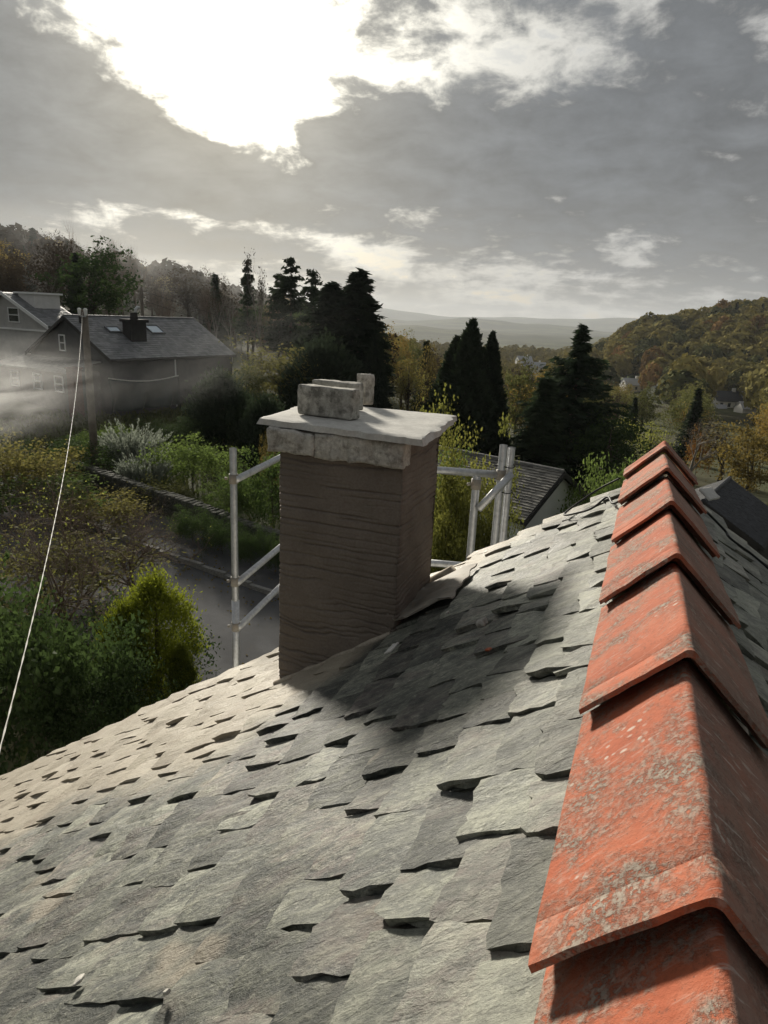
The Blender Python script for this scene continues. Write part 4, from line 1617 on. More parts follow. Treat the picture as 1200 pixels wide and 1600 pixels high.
def pts_crown(h0, h1, w, ncl, npl, spread, seed, shape='round', hollow=.55, lump=.35):
    r = np.random.default_rng(seed)
    C = []
    while len(C) < ncl:
        d = r.normal(0, 1, 3); d /= np.linalg.norm(d)
        rad = (hollow + (1 - hollow) * r.random()) * (1 + lump * math.sin(3 * d[0] + seed) * math.sin(4 * d[1] + 2 * seed) + .15 * r.normal())
        zz_ = (h0 + h1) / 2 + d[2] * rad * (h1 - h0) / 2
        if shape == 'bush' and d[2] < -.5: continue
        C.append((d[0] * rad * w / 2, d[1] * rad * w / 2, zz_))
    C = np.array(C)
    sz = r.uniform(.6, 1.3, ncl)
    P, T = [], []
    for c, s in zip(C, sz):
        q = r.normal(0, 1, (npl, 3)) * np.array([1, 1, .7]) * spread * s
        P.append(c + q)
        tn = r.uniform(.15, .85)
        T.append(np.clip(tn + r.normal(0, .18, npl), 0, 1))
    return C, np.concatenate(P), np.concatenate(T)


def limb_mesh(h, r0, tips, ntip, seed, lean=0.0, fork=.35):
    r = np.random.default_rng(seed)
    mb = MB()
    top = np.array([lean * h, lean * .5 * h, h * .8])
    tr = [np.array([0, 0, -.4]), np.array([.02 * h, 0, h * .2]), np.array([lean * h * .5, .02 * h, h * .5]), top]
    mb.tube(tr, [r0 * 1.15, r0 * .9, r0 * .6, r0 * .15], 7)
    if tips is not None:
        for i in r.choice(len(tips), min(ntip, len(tips)), replace=False):
            t = tips[i]
            f = r.uniform(fork, .75)
            b = np.array([lean * h * f, .02 * h * f, h * .8 * f])
            mid = (b + t) / 2 + np.array([0, 0, h * .05])
            mb.tube([b, mid, t], [r0 * .38, r0 * .2, r0 * .05], 5)
    return mb


def tree_kind(h, w, ncl, npl, leaf, spread, seed, h0=.25, shape='round', ntip=10, r0=None, bark='bark', aspect=.6, lump=.35, hollow=.55, lean=0.0):
    C, P, T = pts_crown(h * h0, h, w, ncl, npl, spread, seed, shape, hollow, lump)
    V, Fq = leaves(P, leaf, aspect=aspect)
    crown = ('crown', V, Fq, T)
    mb = limb_mesh(h, r0 or h * .025, C, ntip, seed, lean)
    return dict(h=h, w=w, crown=crown, trunk=mb, bark=bark)


def cypress_kind(h, w, n, leaf, seed, tops=1, sharp=1.3):
    r = np.random.default_rng(seed)
    Ps, Os, T = [], [], []
    for k in range(tops):
        ox, oy = (0, 0) if k == 0 else (w * .22 * math.cos(2.2 * k), w * .22 * math.sin(2.2 * k))
        hh = h * (1 - .12 * k)
        m = n // tops
        t = r.random(m) ** .8
        prof = (1 - t) ** .75 * (.55 + .45 * np.minimum(1, t * 5)) * w / 2 * (.85 if tops > 1 else 1)
        th_ = r.uniform(0, 6.283, m)
        lum = 1 + .16 * np.sin(th_ * 5 + t * 17 + seed) + .13 * np.sin(th_ * 9 - t * 31)
        rr = prof * lum * (1 - np.abs(r.normal(0, .16, m)))
        p = np.stack([ox + rr * np.cos(th_), oy + rr * np.sin(th_), t * hh * (1 + .02 * r.normal(size=m))], -1)
        Ps.append(p)
        Os.append(np.stack([np.cos(th_) * .5, np.sin(th_) * .5, np.full(m, .9)], -1))
        T.append(np.clip(.5 + .35 * np.sin(th_ * 5 + t * 17 + seed) + r.normal(0, .2, m), 0, 1))
    P = np.concatenate(Ps)
    V, Fq = leaves(P, leaf, np.concatenate(Os), .42, .45)
    mb = MB(); mb.tube([(0, 0, -.4), (0, 0, h * .5), (0, 0, h * .93)], [h * .02, h * .014, .01], 7)
    return dict(h=h, w=w, crown=('crown', V, Fq, np.concatenate(T)), trunk=mb, bark='bark')


def spruce_kind(h, w, nwh, nbr, seed, droop=.25, h0=.08, flat=False, gap=0.0, leaf=.5, power=.85, per=11, spire=1.1):
    """whorls of drooping boughs hung with sprays"""
    r = np.random.default_rng(seed)
    P, O, T = [], [], []
    mb = MB()
    mb.tube([(0, 0, -.4), (0, 0, h * .5), (0, 0, h)], [h * .018, h * .011, .01], 7)
    for i in range(nwh):
        t = h0 + (1 - h0) * (i + r.uniform(-.3, .3)) / nwh
        if r.random() < gap: continue
        R_ = max(.04 * w, (1 - t) ** power * w / 2)
        if t > spire: R_ *= .45
        for b in range(nbr):
            th_ = r.uniform(0, 6.283)
            L = R_ * r.uniform(.55, 1.15)
            z0_ = t * h + r.normal(0, .012 * h)
            up = (.25 if flat else .1) * r.uniform(.3, 1.5)
            e = np.array([math.cos(th_), math.sin(th_), 0])
            side = np.array([-e[1], e[0], 0])
            n = max(4, int(per * (L / (w / 2)) + 3))
            q = np.linspace(.15, 1, n)
            zz_ = z0_ + L * (up * q - droop * q * q * (1 + .3 * r.normal()))
            c = e[None, :] * (L * q)[:, None]
            c[:, 2] = zz_
            for sg in (-1, 1):
                P.append(c + side * sg * (leaf * .28) * (1.2 - q)[:, None] + r.normal(0, leaf * .1, c.shape))
                O.append(np.tile(e * .7 + side * sg * .8 + np.array([0, 0, -.25]), (n, 1)))
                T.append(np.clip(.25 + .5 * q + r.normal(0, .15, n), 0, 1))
            if b % 3 == 0 and L > .12 * w:
                mb.tube([(0, 0, z0_), tuple(e * L * .5 + [0, 0, z0_ + L * (up * .5 - droop * .25)]), tuple(e * L * .9 + [0, 0, z0_ + L * (up * .9 - droop * .8)])], [.035, .022, .008], 4, False)
    P = np.concatenate(P)
    V, Fq = leaves(P, leaf, np.concatenate(O), .32, .35)
    return dict(h=h, w=w, crown=('crown', V, Fq, np.concatenate(T)), trunk=mb, bark='bark')


def bare_kind(h, w, seed, depth=5, nleaf=0, leaf=.2, stems=1, r0=None, spread=.55, bark='twig', up=.25):
    r = np.random.default_rng(seed)
    mb = MB()
    tips = []

    def grow(p, d, L, rad, k):
        n = 3
        pts = [p]
        dd = d.copy()
        for i in range(n):
            dd = dd + r.normal(0, .14, 3) + np.array([0, 0, up * .25]); dd /= np.linalg.norm(dd)
            pts.append(pts[-1] + dd * L / n)
        mb.tube(pts, np.linspace(rad, rad * .6, n + 1), 5 if k > 2 else 3, False)
        if k <= 1:
            tips.append(pts[-1]); tips.append(pts[-2])
        if k == 0: return
        for c in range(r.integers(2, 4) + (1 if k > 2 else 0)):
            f = r.uniform(.45, 1.0)
            b = pts[0] + (pts[-1] - pts[0]) * f
            nd = dd + r.normal(0, spread, 3); nd /= np.linalg.norm(nd)
            grow(b, nd, L * r.uniform(.58, .82), rad * .52, k - 1)
    for s_ in range(stems):
        d0 = np.array([r.normal(0, .16), r.normal(0, .16), 1.0]) if stems == 1 else np.array([r.normal(0, .45), r.normal(0, .45), 1.0])
        grow(np.array([r.normal(0, .1 * stems), r.normal(0, .1 * stems), -.3]), d0 / np.linalg.norm(d0), h * .36, r0 or h * .022, depth)
    V = np.array(mb.v)
    top = V[:, 2].max(); wd = 2 * np.percentile(np.hypot(V[:, 0], V[:, 1]), 97)
    V[:, 2] *= h / top; V[:, :2] *= w / wd
    mb.v = [tuple(v) for v in V]
    crown = None
    if nleaf:
        tp = np.array(tips) * [w / wd, w / wd, h / top]
        idx = r.integers(0, len(tp), nleaf)
        P = tp[idx] + r.normal(0, .06 * w, (nleaf, 3)) * .6
        Vl, Fl = leaves(P, leaf, aspect=.6)
        crown = ('crown', Vl, Fl, r.random(nleaf))
    return dict(h=h, w=w, crown=crown, trunk=mb, bark=bark)


def round_kind(h, w, n, leaf, seed, h0=.12, lump=.22):
    """a far crown: leaf clumps lie on a lumpy rounded surface, so it shades like a crown"""
    r = np.random.default_rng(seed)
    d = r.normal(0, 1, (n * 2, 3)); d /= np.linalg.norm(d, axis=1, keepdims=True)
    d = d[d[:, 2] > -.55][:n]
    lobes = r.normal(0, 1, (9, 3)); lobes /= np.linalg.norm(lobes, axis=1, keepdims=True)
    near = (d @ lobes.T).max(1)
    rad = (1 - lump) + lump * 1.6 * np.clip((near - .55) / .45, 0, 1) + r.normal(0, .05, len(d))
    c = np.array([0, 0, h * (h0 + 1) / 2])
    ax = np.array([w / 2, w / 2, h * (1 - h0) / 2])
    P = c + d * rad[:, None] * ax
    nr = d / ax; nr /= np.linalg.norm(nr, axis=1, keepdims=True)
    nr = nr + r.normal(0, .42, nr.shape); nr /= np.linalg.norm(nr, axis=1, keepdims=True)
    e1 = np.cross(nr, r.normal(0, 1, nr.shape)); e1 /= np.linalg.norm(e1, axis=1, keepdims=True)
    e2 = np.cross(nr, e1)
    s_ = (leaf * r.uniform(.6, 1.3, len(d)))[:, None]
    V = np.stack([P - e1 * s_ * .6, P + e2 * s_ * .5 + nr * s_ * .12, P + e1 * s_ * .6, P - e2 * s_ * .5 + nr * s_ * .12], 1).reshape(-1, 3)
    T = np.clip(.15 + .7 * np.clip((near - .5) / .5, 0, 1) + r.normal(0, .16, len(d)), 0, 1)
    mb = MB(); mb.tube([(0, 0, -.4), (0, 0, h * .35), (.1, 0, h * .75)], [h * .03, h * .02, .03], 6)
    for k in range(3):
        a = 2.1 * k + seed
        mb.tube([(0, 0, h * .25), (math.cos(a) * w * .2, math.sin(a) * w * .2, h * .45), (math.cos(a) * w * .33, math.sin(a) * w * .33, h * .65)], [h * .015, h * .01, .02], 5)
    return dict(h=h, w=w, crown=('crown', V, np.arange(4 * len(d)).reshape(-1, 4), T), trunk=mb, bark='bark')


def upright_bush(h, w, ncl, npl, leaf, spread, seed):
    """a garden conifer: upright feathery sprays gathered in rounded lobes"""
    r = np.random.default_rng(seed)
    P, O, T = [], [], []
    for i in range(ncl):
        t = r.random() ** .75
        a = r.uniform(0, 6.283)
        q = (w / 2) * math.sqrt(max(0, 1 - (max(t - .25, 0) / .75) ** 2.2)) * (.72 + .25 * math.sin(3 * a + 4 * t + seed)) * r.uniform(.8, 1.05)
        c = np.array([math.cos(a) * q, math.sin(a) * q, t * h * .93])
        od = np.array([math.cos(a) * .55, math.sin(a) * .55, .85])
        p = c + r.normal(0, 1, (npl, 3)) * np.array([1, 1, 1.25]) * spread * r.uniform(.7, 1.3)
        P.append(p); O.append(np.tile(od, (npl, 1)))
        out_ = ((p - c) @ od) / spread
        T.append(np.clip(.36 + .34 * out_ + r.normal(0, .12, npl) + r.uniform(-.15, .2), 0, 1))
    V, Fq = leaves(np.concatenate(P), leaf, np.concatenate(O), .42, .38)
    mb = MB(); mb.tube([(0, 0, -.4), (0, 0, h * .5), (0, 0, h * .85)], [h * .02, h * .014, .01], 7)
    return dict(h=h, w=w, crown=('crown', V, Fq, np.concatenate(T)), trunk=mb, bark='bark')


MESHES = {}


def plant(kind, mats, x, y, h, w, name='tree', label=None, cat='tree', group=None, rz=None, zbase=None, sub=('crown', 'trunk')):
    """an Empty at the foot of the tree with its crown and trunk"""
    K = KINDS_[kind]
    key = (kind, mats)
    if key not in MESHES:
        c = None
        if K['crown']:
            _, V, Fq, T = K['crown']
            c = mesh(sub[0], V, [Fq], mats, False, T)
        tm = mesh(sub[1], K['trunk'].v, K['trunk'].f, K['bark'], True)
        MESHES[key] = (c, tm)
    c, tm = MESHES[key]
    z = gz(x, y) if zbase is None else zbase
    e = empty(name, (x, y, z), label, cat, group)
    e.rotation_euler.z = rnd.uniform(0, 6.28) if rz is None else rz
    e.scale = (w / K['w'], w / K['w'], h / K['h'])
    if c is not None:
        o = bpy.data.objects.new(sub[0], c); col.objects.link(o); o.parent = e
    o = bpy.data.objects.new(sub[1], tm); col.objects.link(o); o.parent = e
    return e


def spot(px, dist):
    """the ground point at a horizontal distance along a sight line's bearing"""
    a, _ = azel(px, 560)
    return CAM[0] + math.sin(a) * dist, CAM[1] + math.cos(a) * dist


def plant_px(kind, mats, px, top, dist, wpx, **kw):
    """tree whose tip reaches the sight line (px, top) at that distance"""
    d = ray(px, top)
    dh = math.hypot(d[0], d[1])
    x, y = CAM[0] + d[0] / dh * dist, CAM[1] + d[1] / dh * dist
    zt_ = CAM[2] + d[2] / dh * dist
    zb = kw.pop('zbase', None)
    z = gz(x, y) if zb is None else zb
    depth = (np.array([x, y, zt_]) - CAM) @ FW
    return plant(kind, mats, x, y, max(zt_ - z, .5), wpx * depth / F_PX, zbase=z, **kw)


KINDS_ = {
    'broad': tree_kind(10, 8, 90, 46, .34, .62, 3),
    'broad2': tree_kind(10, 7, 80, 46, .34, .60, 8, h0=.2),
    'broad3': tree_kind(11, 9, 100, 40, .36, .7, 21, h0=.2, lump=.5),
    'airy': tree_kind(10, 7, 60, 26, .30, .7, 31, h0=.15, ntip=22, hollow=.3, lump=.5),
    'bush': tree_kind(3, 4, 80, 60, .15, .30, 5, h0=.02, shape='bush', ntip=14, r0=.04),
    'bush2': tree_kind(3, 4, 90, 60, .14, .28, 15, h0=.0, shape='bush', ntip=14, r0=.04, lump=.5),
    'fine_bush': tree_kind(3.4, 3.4, 130, 110, .075, .22, 25, h0=.0, shape='bush', ntip=26, r0=.03, lump=.45, hollow=.35),
    'spiky_bush': None,
    'cypress': cypress_kind(14, 6, 15000, .62, 2, 2),
    'cypress1': cypress_kind(14, 5, 10000, .6, 12, 1),
    'golden': upright_bush(5, 2.6, 150, 170, .11, .17, 7),
    'lime': tree_kind(6, 4.8, 260, 95, .105, .27, 91, h0=.05, ntip=30, r0=.07, hollow=.4, lump=.35, aspect=.75),
    'mound': upright_bush(6, 7, 260, 45, .42, .42, 17),
    'spruce': spruce_kind(18, 7, 40, 15, 4, .30, leaf=1.0, per=12, power=.62),
    'spruce2': spruce_kind(18, 6, 32, 11, 14, .30, leaf=.9, gap=.08, per=10),
    'cedar': spruce_kind(17, 13, 30, 14, 5, .20, .05, True, .10, .85, .72, 18, .82),
    'pine': spruce_kind(18, 9, 24, 10, 9, .05, .28, True, .12, .95, .55, 10),
    'bare': bare_kind(12, 8, 3, 6, spread=.5),
    'bare2': bare_kind(12, 6, 11, 6, spread=.40, up=.45),
    'birch': bare_kind(12, 5, 21, 5, spread=.40, up=.5, bark='pale_bark', nleaf=500, leaf=.22),
    'apple': bare_kind(5.5, 7.0, 33, 6, nleaf=1100, leaf=.075, stems=3, r0=.075, spread=.70, up=.06, bark='twig'),
    'apple2': bare_kind(5.0, 7.0, 35, 6, nleaf=420, leaf=.07, stems=3, r0=.065, spread=.75, up=.03, bark='twig'),
    'scrub': bare_kind(2.6, 3.8, 43, 5, nleaf=260, leaf=.065, stems=8, r0=.026, spread=.75, up=.02),
    'hill': round_kind(10, 10, 420, 1.25, 51),
    'hill2': round_kind(10, 9.5, 400, 1.2, 61, lump=.28),
    'hill3': round_kind(12, 8, 380, 1.15, 71, lump=.3),
}
# upright silvery spikes: willow-like shoots
r_ = np.random.default_rng(77)
P, O, T = [], [], []
mbs = MB()
for i in range(300):
    a_, q_ = r_.uniform(0, 6.283), r_.uniform(0, 1) ** .5
    base = np.array([math.cos(a_) * q_ * 1.1, math.sin(a_) * q_ * 1.1, .2 + .9 * r_.random()])
    d_ = np.array([math.cos(a_) * q_ * .9, math.sin(a_) * q_ * .9, 1.0]) + r_.normal(0, .18, 3); d_ /= np.linalg.norm(d_)
    L_ = r_.uniform(.45, 1.15)
    q = np.linspace(.1, 1, 34)[:, None]
    c = base + d_ * L_ * q + np.array([d_[0], d_[1], -.25]) * .25 * q ** 2
    P.append(c + r_.normal(0, .02, c.shape)); O.append(np.tile(d_, (34, 1)) + r_.normal(0, .4, (34, 3)))
    T.append(np.clip(q[:, 0] * .8 + r_.normal(0, .15, 34), 0, 1))
    if i % 4 == 0: mbs.tube([base - [0, 0, base[2] + .1], base, base + d_ * L_ * .8], [.02, .014, .004], 4, False)
V, Fq = leaves(np.concatenate(P), .13, np.concatenate(O), .34, .2)
KINDS_['spiky_bush'] = dict(h=2.4, w=3.6, crown=('crown', V, Fq, np.concatenate(T)), trunk=mbs, bark='twig')

# -- close to the house
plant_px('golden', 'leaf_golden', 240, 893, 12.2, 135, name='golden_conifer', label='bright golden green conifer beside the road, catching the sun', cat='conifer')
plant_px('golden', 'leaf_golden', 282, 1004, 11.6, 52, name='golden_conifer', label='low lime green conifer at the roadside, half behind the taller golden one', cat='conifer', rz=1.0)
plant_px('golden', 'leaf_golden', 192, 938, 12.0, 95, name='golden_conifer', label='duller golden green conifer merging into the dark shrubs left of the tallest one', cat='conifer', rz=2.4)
plant_px('fine_bush', 'leaf_dark', 140, 985, 10.2, 190, name='shrub', label='dark green shrub just beyond the roof edge, left of the golden conifers', cat='shrub')
plant_px('bush2', 'leaf_dark', 55, 960, 10.4, 250, name='shrub', label='large dark green shrub filling the corner under the bare apple branches', cat='shrub')
plant_px('bush2', 'leaf_dark', 200, 955, 13.0, 170, name='shrub', label='dark shrub behind the golden conifers, under bare twigs', cat='shrub')
plant_px('bush', 'leaf_dark', -60, 900, 12.5, 260, name='shrub', label='dark shrub cut by the left edge of the photo', cat='shrub')
plant_px('bush2', 'leaf_olive', 60, 860, 17.5, 280, name='shrub', label='olive shrub seen through the bare apple branches', cat='shrub')
plant_px('apple', 'leaf_yellow', 75, 700, 15.0, 400, name='apple_tree', label='nearly bare spreading tree with a few small yellow leaves, near the road', cat='tree')
plant_px('apple2', 'leaf_yellow', 190, 772, 17.2, 280, name='apple_tree', label='lower bare-twigged tree reaching out over the road, right of the bigger bare tree', cat='tree', rz=.7)
plant_px('scrub', 'leaf_yellow', 215, 765, 20.5, 200, name='bare_shrub', label='tangle of bare brown twigs hanging towards the road', cat='shrub')
plant_px('scrub', 'leaf_yellow', 110, 745, 22, 240, name='bare_shrub', label='bare twiggy bush behind the nearly bare apple tree', cat='shrub')
plant_px('scrub', 'leaf_yellow', 20, 715, 24, 240, name='bare_shrub', label='bare twiggy bush below the utility pole', cat='shrub')
plant_px('bush', 'leaf_olive', 150, 770, 23.5, 150, name='shrub', label='olive bush in the garden behind the bare twigs', cat='shrub')
plant_px('bush2', 'leaf_green', 60, 745, 25.0, 190, name='shrub', label='mid green bush in the garden behind the spreading bare tree', cat='shrub')
plant_px('bush', 'leaf_olive', 30, 690, 27, 170, name='shrub', label='olive bush in front of the lean-to windows', cat='shrub')
plant_px('bush2', 'leaf_dark', 110, 690, 30, 130, name='shrub', label='dark bush at the foot of the utility pole', cat='shrub')
plant_px('spiky_bush', 'leaf_silver', 205, 642, 31, 120, name='silver_shrub', label='silvery grey-green shrub with upright shoots below the skylight house', cat='shrub')
plant_px('spiky_bush', 'leaf_silver', 225, 690, 27.5, 95, name='silver_shrub', label='lower silver shrub, in front of the taller silvery one', cat='shrub')
plant_px('bush', 'leaf_green', 165, 668, 33, 110, name='shrub', label='green bush left of the silver shrubs', cat='shrub')
plant_px('fine_bush', 'leaf_dark', 270, 655, 36, 100, name='shrub', label='dark bush in front of the tarpaulin', cat='shrub')
plant_px('bush2', 'leaf_green', 300, 690, 28, 130, name='shrub', label='mid green bush above the roadside stone wall', cat='shrub')
plant_px('fine_bush', 'leaf_green', 365, 745, 24.5, 110, name='shrub', label='green bush behind the left scaffold pole', cat='shrub')
plant_px('bush', 'leaf_olive', 255, 750, 25.5, 90, name='shrub', label='olive bush at the end of the stone wall', cat='shrub')
plant_px('bush2', 'leaf_green', 425, 715, 23.5, 120, name='shrub', label='green bush close behind the left side of the brown chimney', cat='shrub')
plant_px('fine_bush', 'leaf_autumn', 421, 680, 27, 30, name='orange_shrub', label='thin russet-leaved shrub showing beside the chimney corner', cat='shrub')
plant_px('mound', 'leaf_conifer', 348, 590, 38, 120, name='dark_conifer', label='dark rounded conifer in front of the right end of the skylight house', cat='conifer')
plant_px('mound', 'leaf_conifer', 415, 628, 34, 90, name='dark_conifer', label='dark conifer just left of the slab on the chimney', cat='conifer', rz=2)
plant_px('lime', 'leaf_lime', 722, 676, 13.5, 160, name='lime_shrub', label='bright yellow-green shrub behind the chimney and the right scaffold poles', cat='shrub')
plant_px('lime', 'leaf_lime', 770, 765, 13.0, 110, name='lime_shrub', label='yellow-green shrub behind the paired scaffold poles', cat='shrub')
plant_px('lime', 'leaf_green', 690, 740, 15.5, 170, name='shrub', label='green shrub low behind the chimney, under the guard rail', cat='shrub')
plant_px('bush2', 'leaf_green', 962, 726, 27, 100, name='laurel_shrub', label='green laurel beside the white gable, left of the far red ridge end', cat='shrub')
plant_px('bush', 'leaf_green', 1000, 735, 25, 110, name='laurel_shrub', label='green laurel hidden partly by the far end of the red ridge', cat='shrub')

for px, top, d_, w_, lb in ((300, 795, 21.6, 70, 'low dark shrub sprawling over the wall, nearest the bare twigs'), (345, 812, 20.6, 70, 'low dark shrub sprawling over the wall, just left of the scaffold pole'),
                            (392, 822, 19.6, 60, 'low dark shrub sprawling over the wall, just right of the scaffold pole'), (430, 838, 19.0, 50, 'low dark shrub on the wall, touching the chimney edge')):
    plant_px('fine_bush', 'leaf_dark', px, top, d_, w_, name='shrub', label=lb, cat='shrub')

# -- middle distance
plant_px('broad', 'leaf_olive', 438, 540, 50, 135, name='olive_tree', label='round olive-gold tree right of the skylight house', cat='tree')
plant_px('broad2', 'leaf_olive', 385, 575, 47, 80, name='olive_tree', label='smaller olive-gold tree touching the right end of the skylight house', cat='tree')
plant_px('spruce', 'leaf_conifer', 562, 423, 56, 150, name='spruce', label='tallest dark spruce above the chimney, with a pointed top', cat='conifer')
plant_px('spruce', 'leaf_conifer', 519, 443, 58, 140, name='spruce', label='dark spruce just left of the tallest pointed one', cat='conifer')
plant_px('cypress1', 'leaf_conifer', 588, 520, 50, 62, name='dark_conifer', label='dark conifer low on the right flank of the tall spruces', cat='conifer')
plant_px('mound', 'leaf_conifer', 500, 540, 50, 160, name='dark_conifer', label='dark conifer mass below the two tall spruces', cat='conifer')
plant_px('pine', 'leaf_conifer', 455, 399, 72, 95, name='pine', label='open-crowned dark pine with the highest top of the pine pair', cat='pine')
plant_px('pine', 'leaf_conifer', 490, 418, 74, 80, name='pine', label='narrower dark pine between the tallest pine and the spruces', cat='pine')
plant_px('pine', 'leaf_conifer', 436, 425, 76, 70, name='pine', label='lower dark pine on the birch side of the pine pair', cat='pine')
plant_px('pine', 'leaf_conifer', 386, 402, 86, 50, name='pine', label='thin open pine standing among the bare birches', cat='pine')
plant_px('birch', 'leaf_brown', 405, 386, 84, 48, name='birch', label='tall thin bare birch right of the thin open pine', cat='tree')
plant_px('birch', 'leaf_brown', 362, 425, 84, 50, name='birch', label='bare birch on the skyline at the foot of the left hill', cat='tree')
plant_px('birch', 'leaf_brown', 336, 432, 88, 50, name='birch', label='bare birch leftmost of the skyline birches', cat='tree')
plant_px('bare', 'leaf_brown', 118, 338, 105, 88, name='bare_tree', label='tallest bare round-headed tree on the left hill skyline', cat='tree')
for px, top, w, nth in ((158, 362, 60, 'second'), (186, 366, 56, 'fourth'), (206, 376, 50, 'last'), (140, 372, 60, 'first'), (172, 385, 56, 'third, lowest')):
    plant_px('bare2', 'leaf_brown', px, top, 108 + rnd.uniform(-4, 6), w, name='bare_tree', label=nth + ' bare upright tree rightwards from the tallest one on the left skyline', cat='tree', group='row of bare trees on the left skyline')
plant_px('cypress', 'leaf_conifer', 738, 507, 46, 142, name='dark_cypress', label='big dark twin-topped cypress right of the chimney', cat='conifer', rz=.4)
plant_px('cypress', 'leaf_conifer', 770, 526, 47, 104, name='dark_cypress', label='dark cypress joined to the right side of the twin-topped one', cat='conifer', rz=2.1)
plant_px('cedar', 'leaf_cedar', 911, 513, 47, 255, name='cedar', label='layered dark cedar with a thin leaning tip', cat='conifer')
plant_px('spruce2', 'leaf_cedar', 855, 590, 44, 140, name='dark_conifer', label='dark conifer on the left side of the layered cedar', cat='conifer')
plant_px('broad3', 'leaf_dark', 960, 640, 44, 110, name='dark_tree', label='dark leafy tree right of the foot of the cedar', cat='tree')
plant_px('airy', 'leaf_yellow', 970, 648, 56, 80, name='yellow_tree', label='golden yellow tree right of the cedar', cat='tree')
plant_px('airy', 'leaf_yellow', 1022, 655, 60, 70, name='yellow_tree', label='golden olive tree above the far end of the red ridge', cat='tree')
plant_px('bush', 'leaf_orange', 1098, 676, 62, 44, name='orange_tree', label='small orange-leaved tree above the black roof', cat='tree')
plant_px('broad2', 'leaf_autumn', 1185, 668, 46, 90, name='rusty_tree', label='rusty gold tree at the right edge above the black roof', cat='tree')
plant_px('birch', 'leaf_brown', 1090, 640, 55, 110, name='bare_tree', label='pale leaning bare tree above the black roof', cat='tree')
plant_px('airy', 'leaf_autumn', 1140, 655, 58, 110, name='thin_tree', label='thin brown-leaved tree between orange and rusty trees', cat='tree')
plant_px('airy', 'leaf_olive', 604, 514, 66, 40, name='lime_birch', label='pale green birch just right of the tallest spruce', cat='tree')
plant_px('airy', 'leaf_autumn', 670, 522, 75, 50, name='thin_tree', label='thin brown birch between spruces and twin cypress', cat='tree')
plant_px('airy', 'leaf_olive', 640, 555, 62, 75, name='olive_tree', label='olive tree between the tall spruces and the twin cypress', cat='tree')
plant_px('broad2', 'leaf_olive', 815, 575, 66, 55, name='olive_tree', label='olive tree between the twin cypress and the cedar', cat='tree')

# -- the many: left hill, valley bottom, right hillside
def scatter(n, a0, a1, r0, r1, kinds, hs, name, label, group, gap=.7, tries=40, keep=None, cat='tree'):
    placed = []
    cnt = 0
    for _ in range(n * tries):
        if cnt >= n: break
        a = R(rnd.uniform(a0, a1)); r = math.sqrt(rnd.uniform(r0 ** 2, r1 ** 2))
        x, y = math.sin(a) * r, math.cos(a) * r
        h = rnd.uniform(*hs)
        if keep is not None and not keep(x, y, h): continue
        if any((x - q[0]) ** 2 + (y - q[1]) ** 2 < (gap * (h + q[2]) / 2) ** 2 for q in placed): continue
        placed.append((x, y, h))
        kd_, mt = rnd.choice(kinds)
        lb = label(kd_, mt, x, y) if callable(label) else label
        plant(kd_, mt, x, y, h, h * rnd.uniform(.65, .95) * (.6 if kd_ in ('bare2', 'birch', 'spruce2', 'cypress1') else 1), name=name, label=lb, cat=cat, group=group)
        cnt += 1
    return placed


HOUSES = []


def clear(x, y, h=10.0):
    """keep the trees off the buildings and out of the sight lines to the houses"""
    a = math.degrees(math.atan2(x, y)); r = math.hypot(x, y)
    for ha_, hr_, hw_, he_ in HOUSES:
        if abs(a - ha_) < hw_ and r < hr_ + 7:
            if r > hr_ - 14: return False
            if math.degrees(math.atan2(gz(x, y) + h - CAM[2], r)) > he_: return False
    return True


def sees(px0, px1, py, dist):
    a0, e0 = azel((px0 + px1) / 2, py)
    HOUSES.append((math.degrees(a0), dist, math.degrees(math.atan((px1 - px0) / 2 / F_PX)) , math.degrees(e0)))


for q in ((1102, 1156, 636, 258), (1092, 1130, 644, 250), (1158, 1190, 644, 245), (1028, 1056, 629, 268), (1014, 1030, 618, 285), (973, 1000, 609, 312), (918, 945, 589, 380), (812, 850, 580, 455), (950, 1010, 600, 330)):
    sees(*q)
LOOK = {'bare': 'bare twiggy tree', 'bare2': 'bare upright tree', 'birch': 'slender nearly bare birch', 'airy': 'thin-leaved tree', 'broad': 'full round-headed tree', 'broad2': 'narrow leafy tree', 'broad3': 'broad spreading tree',
        'hill': 'wide rounded tree', 'hill2': 'rounded tree', 'hill3': 'tall domed tree', 'spruce2': 'dark pointed conifer', 'cypress1': 'dark columnar conifer'}
TINT = {'leaf_brown': 'brown', 'leaf_autumn': 'golden brown', 'leaf_olive': 'olive', 'leaf_hill': 'gold-green', 'leaf_hill_rust': 'rusty', 'leaf_hill_dark': 'dark green', 'leaf_conifer': '', 'leaf_dark': 'dark green'}


def labeller(bands, steps, tail):
    def f(kd_, mt, x, y):
        a = math.degrees(math.atan2(x, y)); r = math.hypot(x, y)
        b_ = next((t_ for lim, t_ in bands if a < lim), bands[-1][1])
        s__ = next((t_ for lim, t_ in steps if r < lim), steps[-1][1])
        return ' '.join((TINT[mt] + ' ' + LOOK[kd_] + ' ' + s__ + ' ' + b_ + tail).split())
    return f


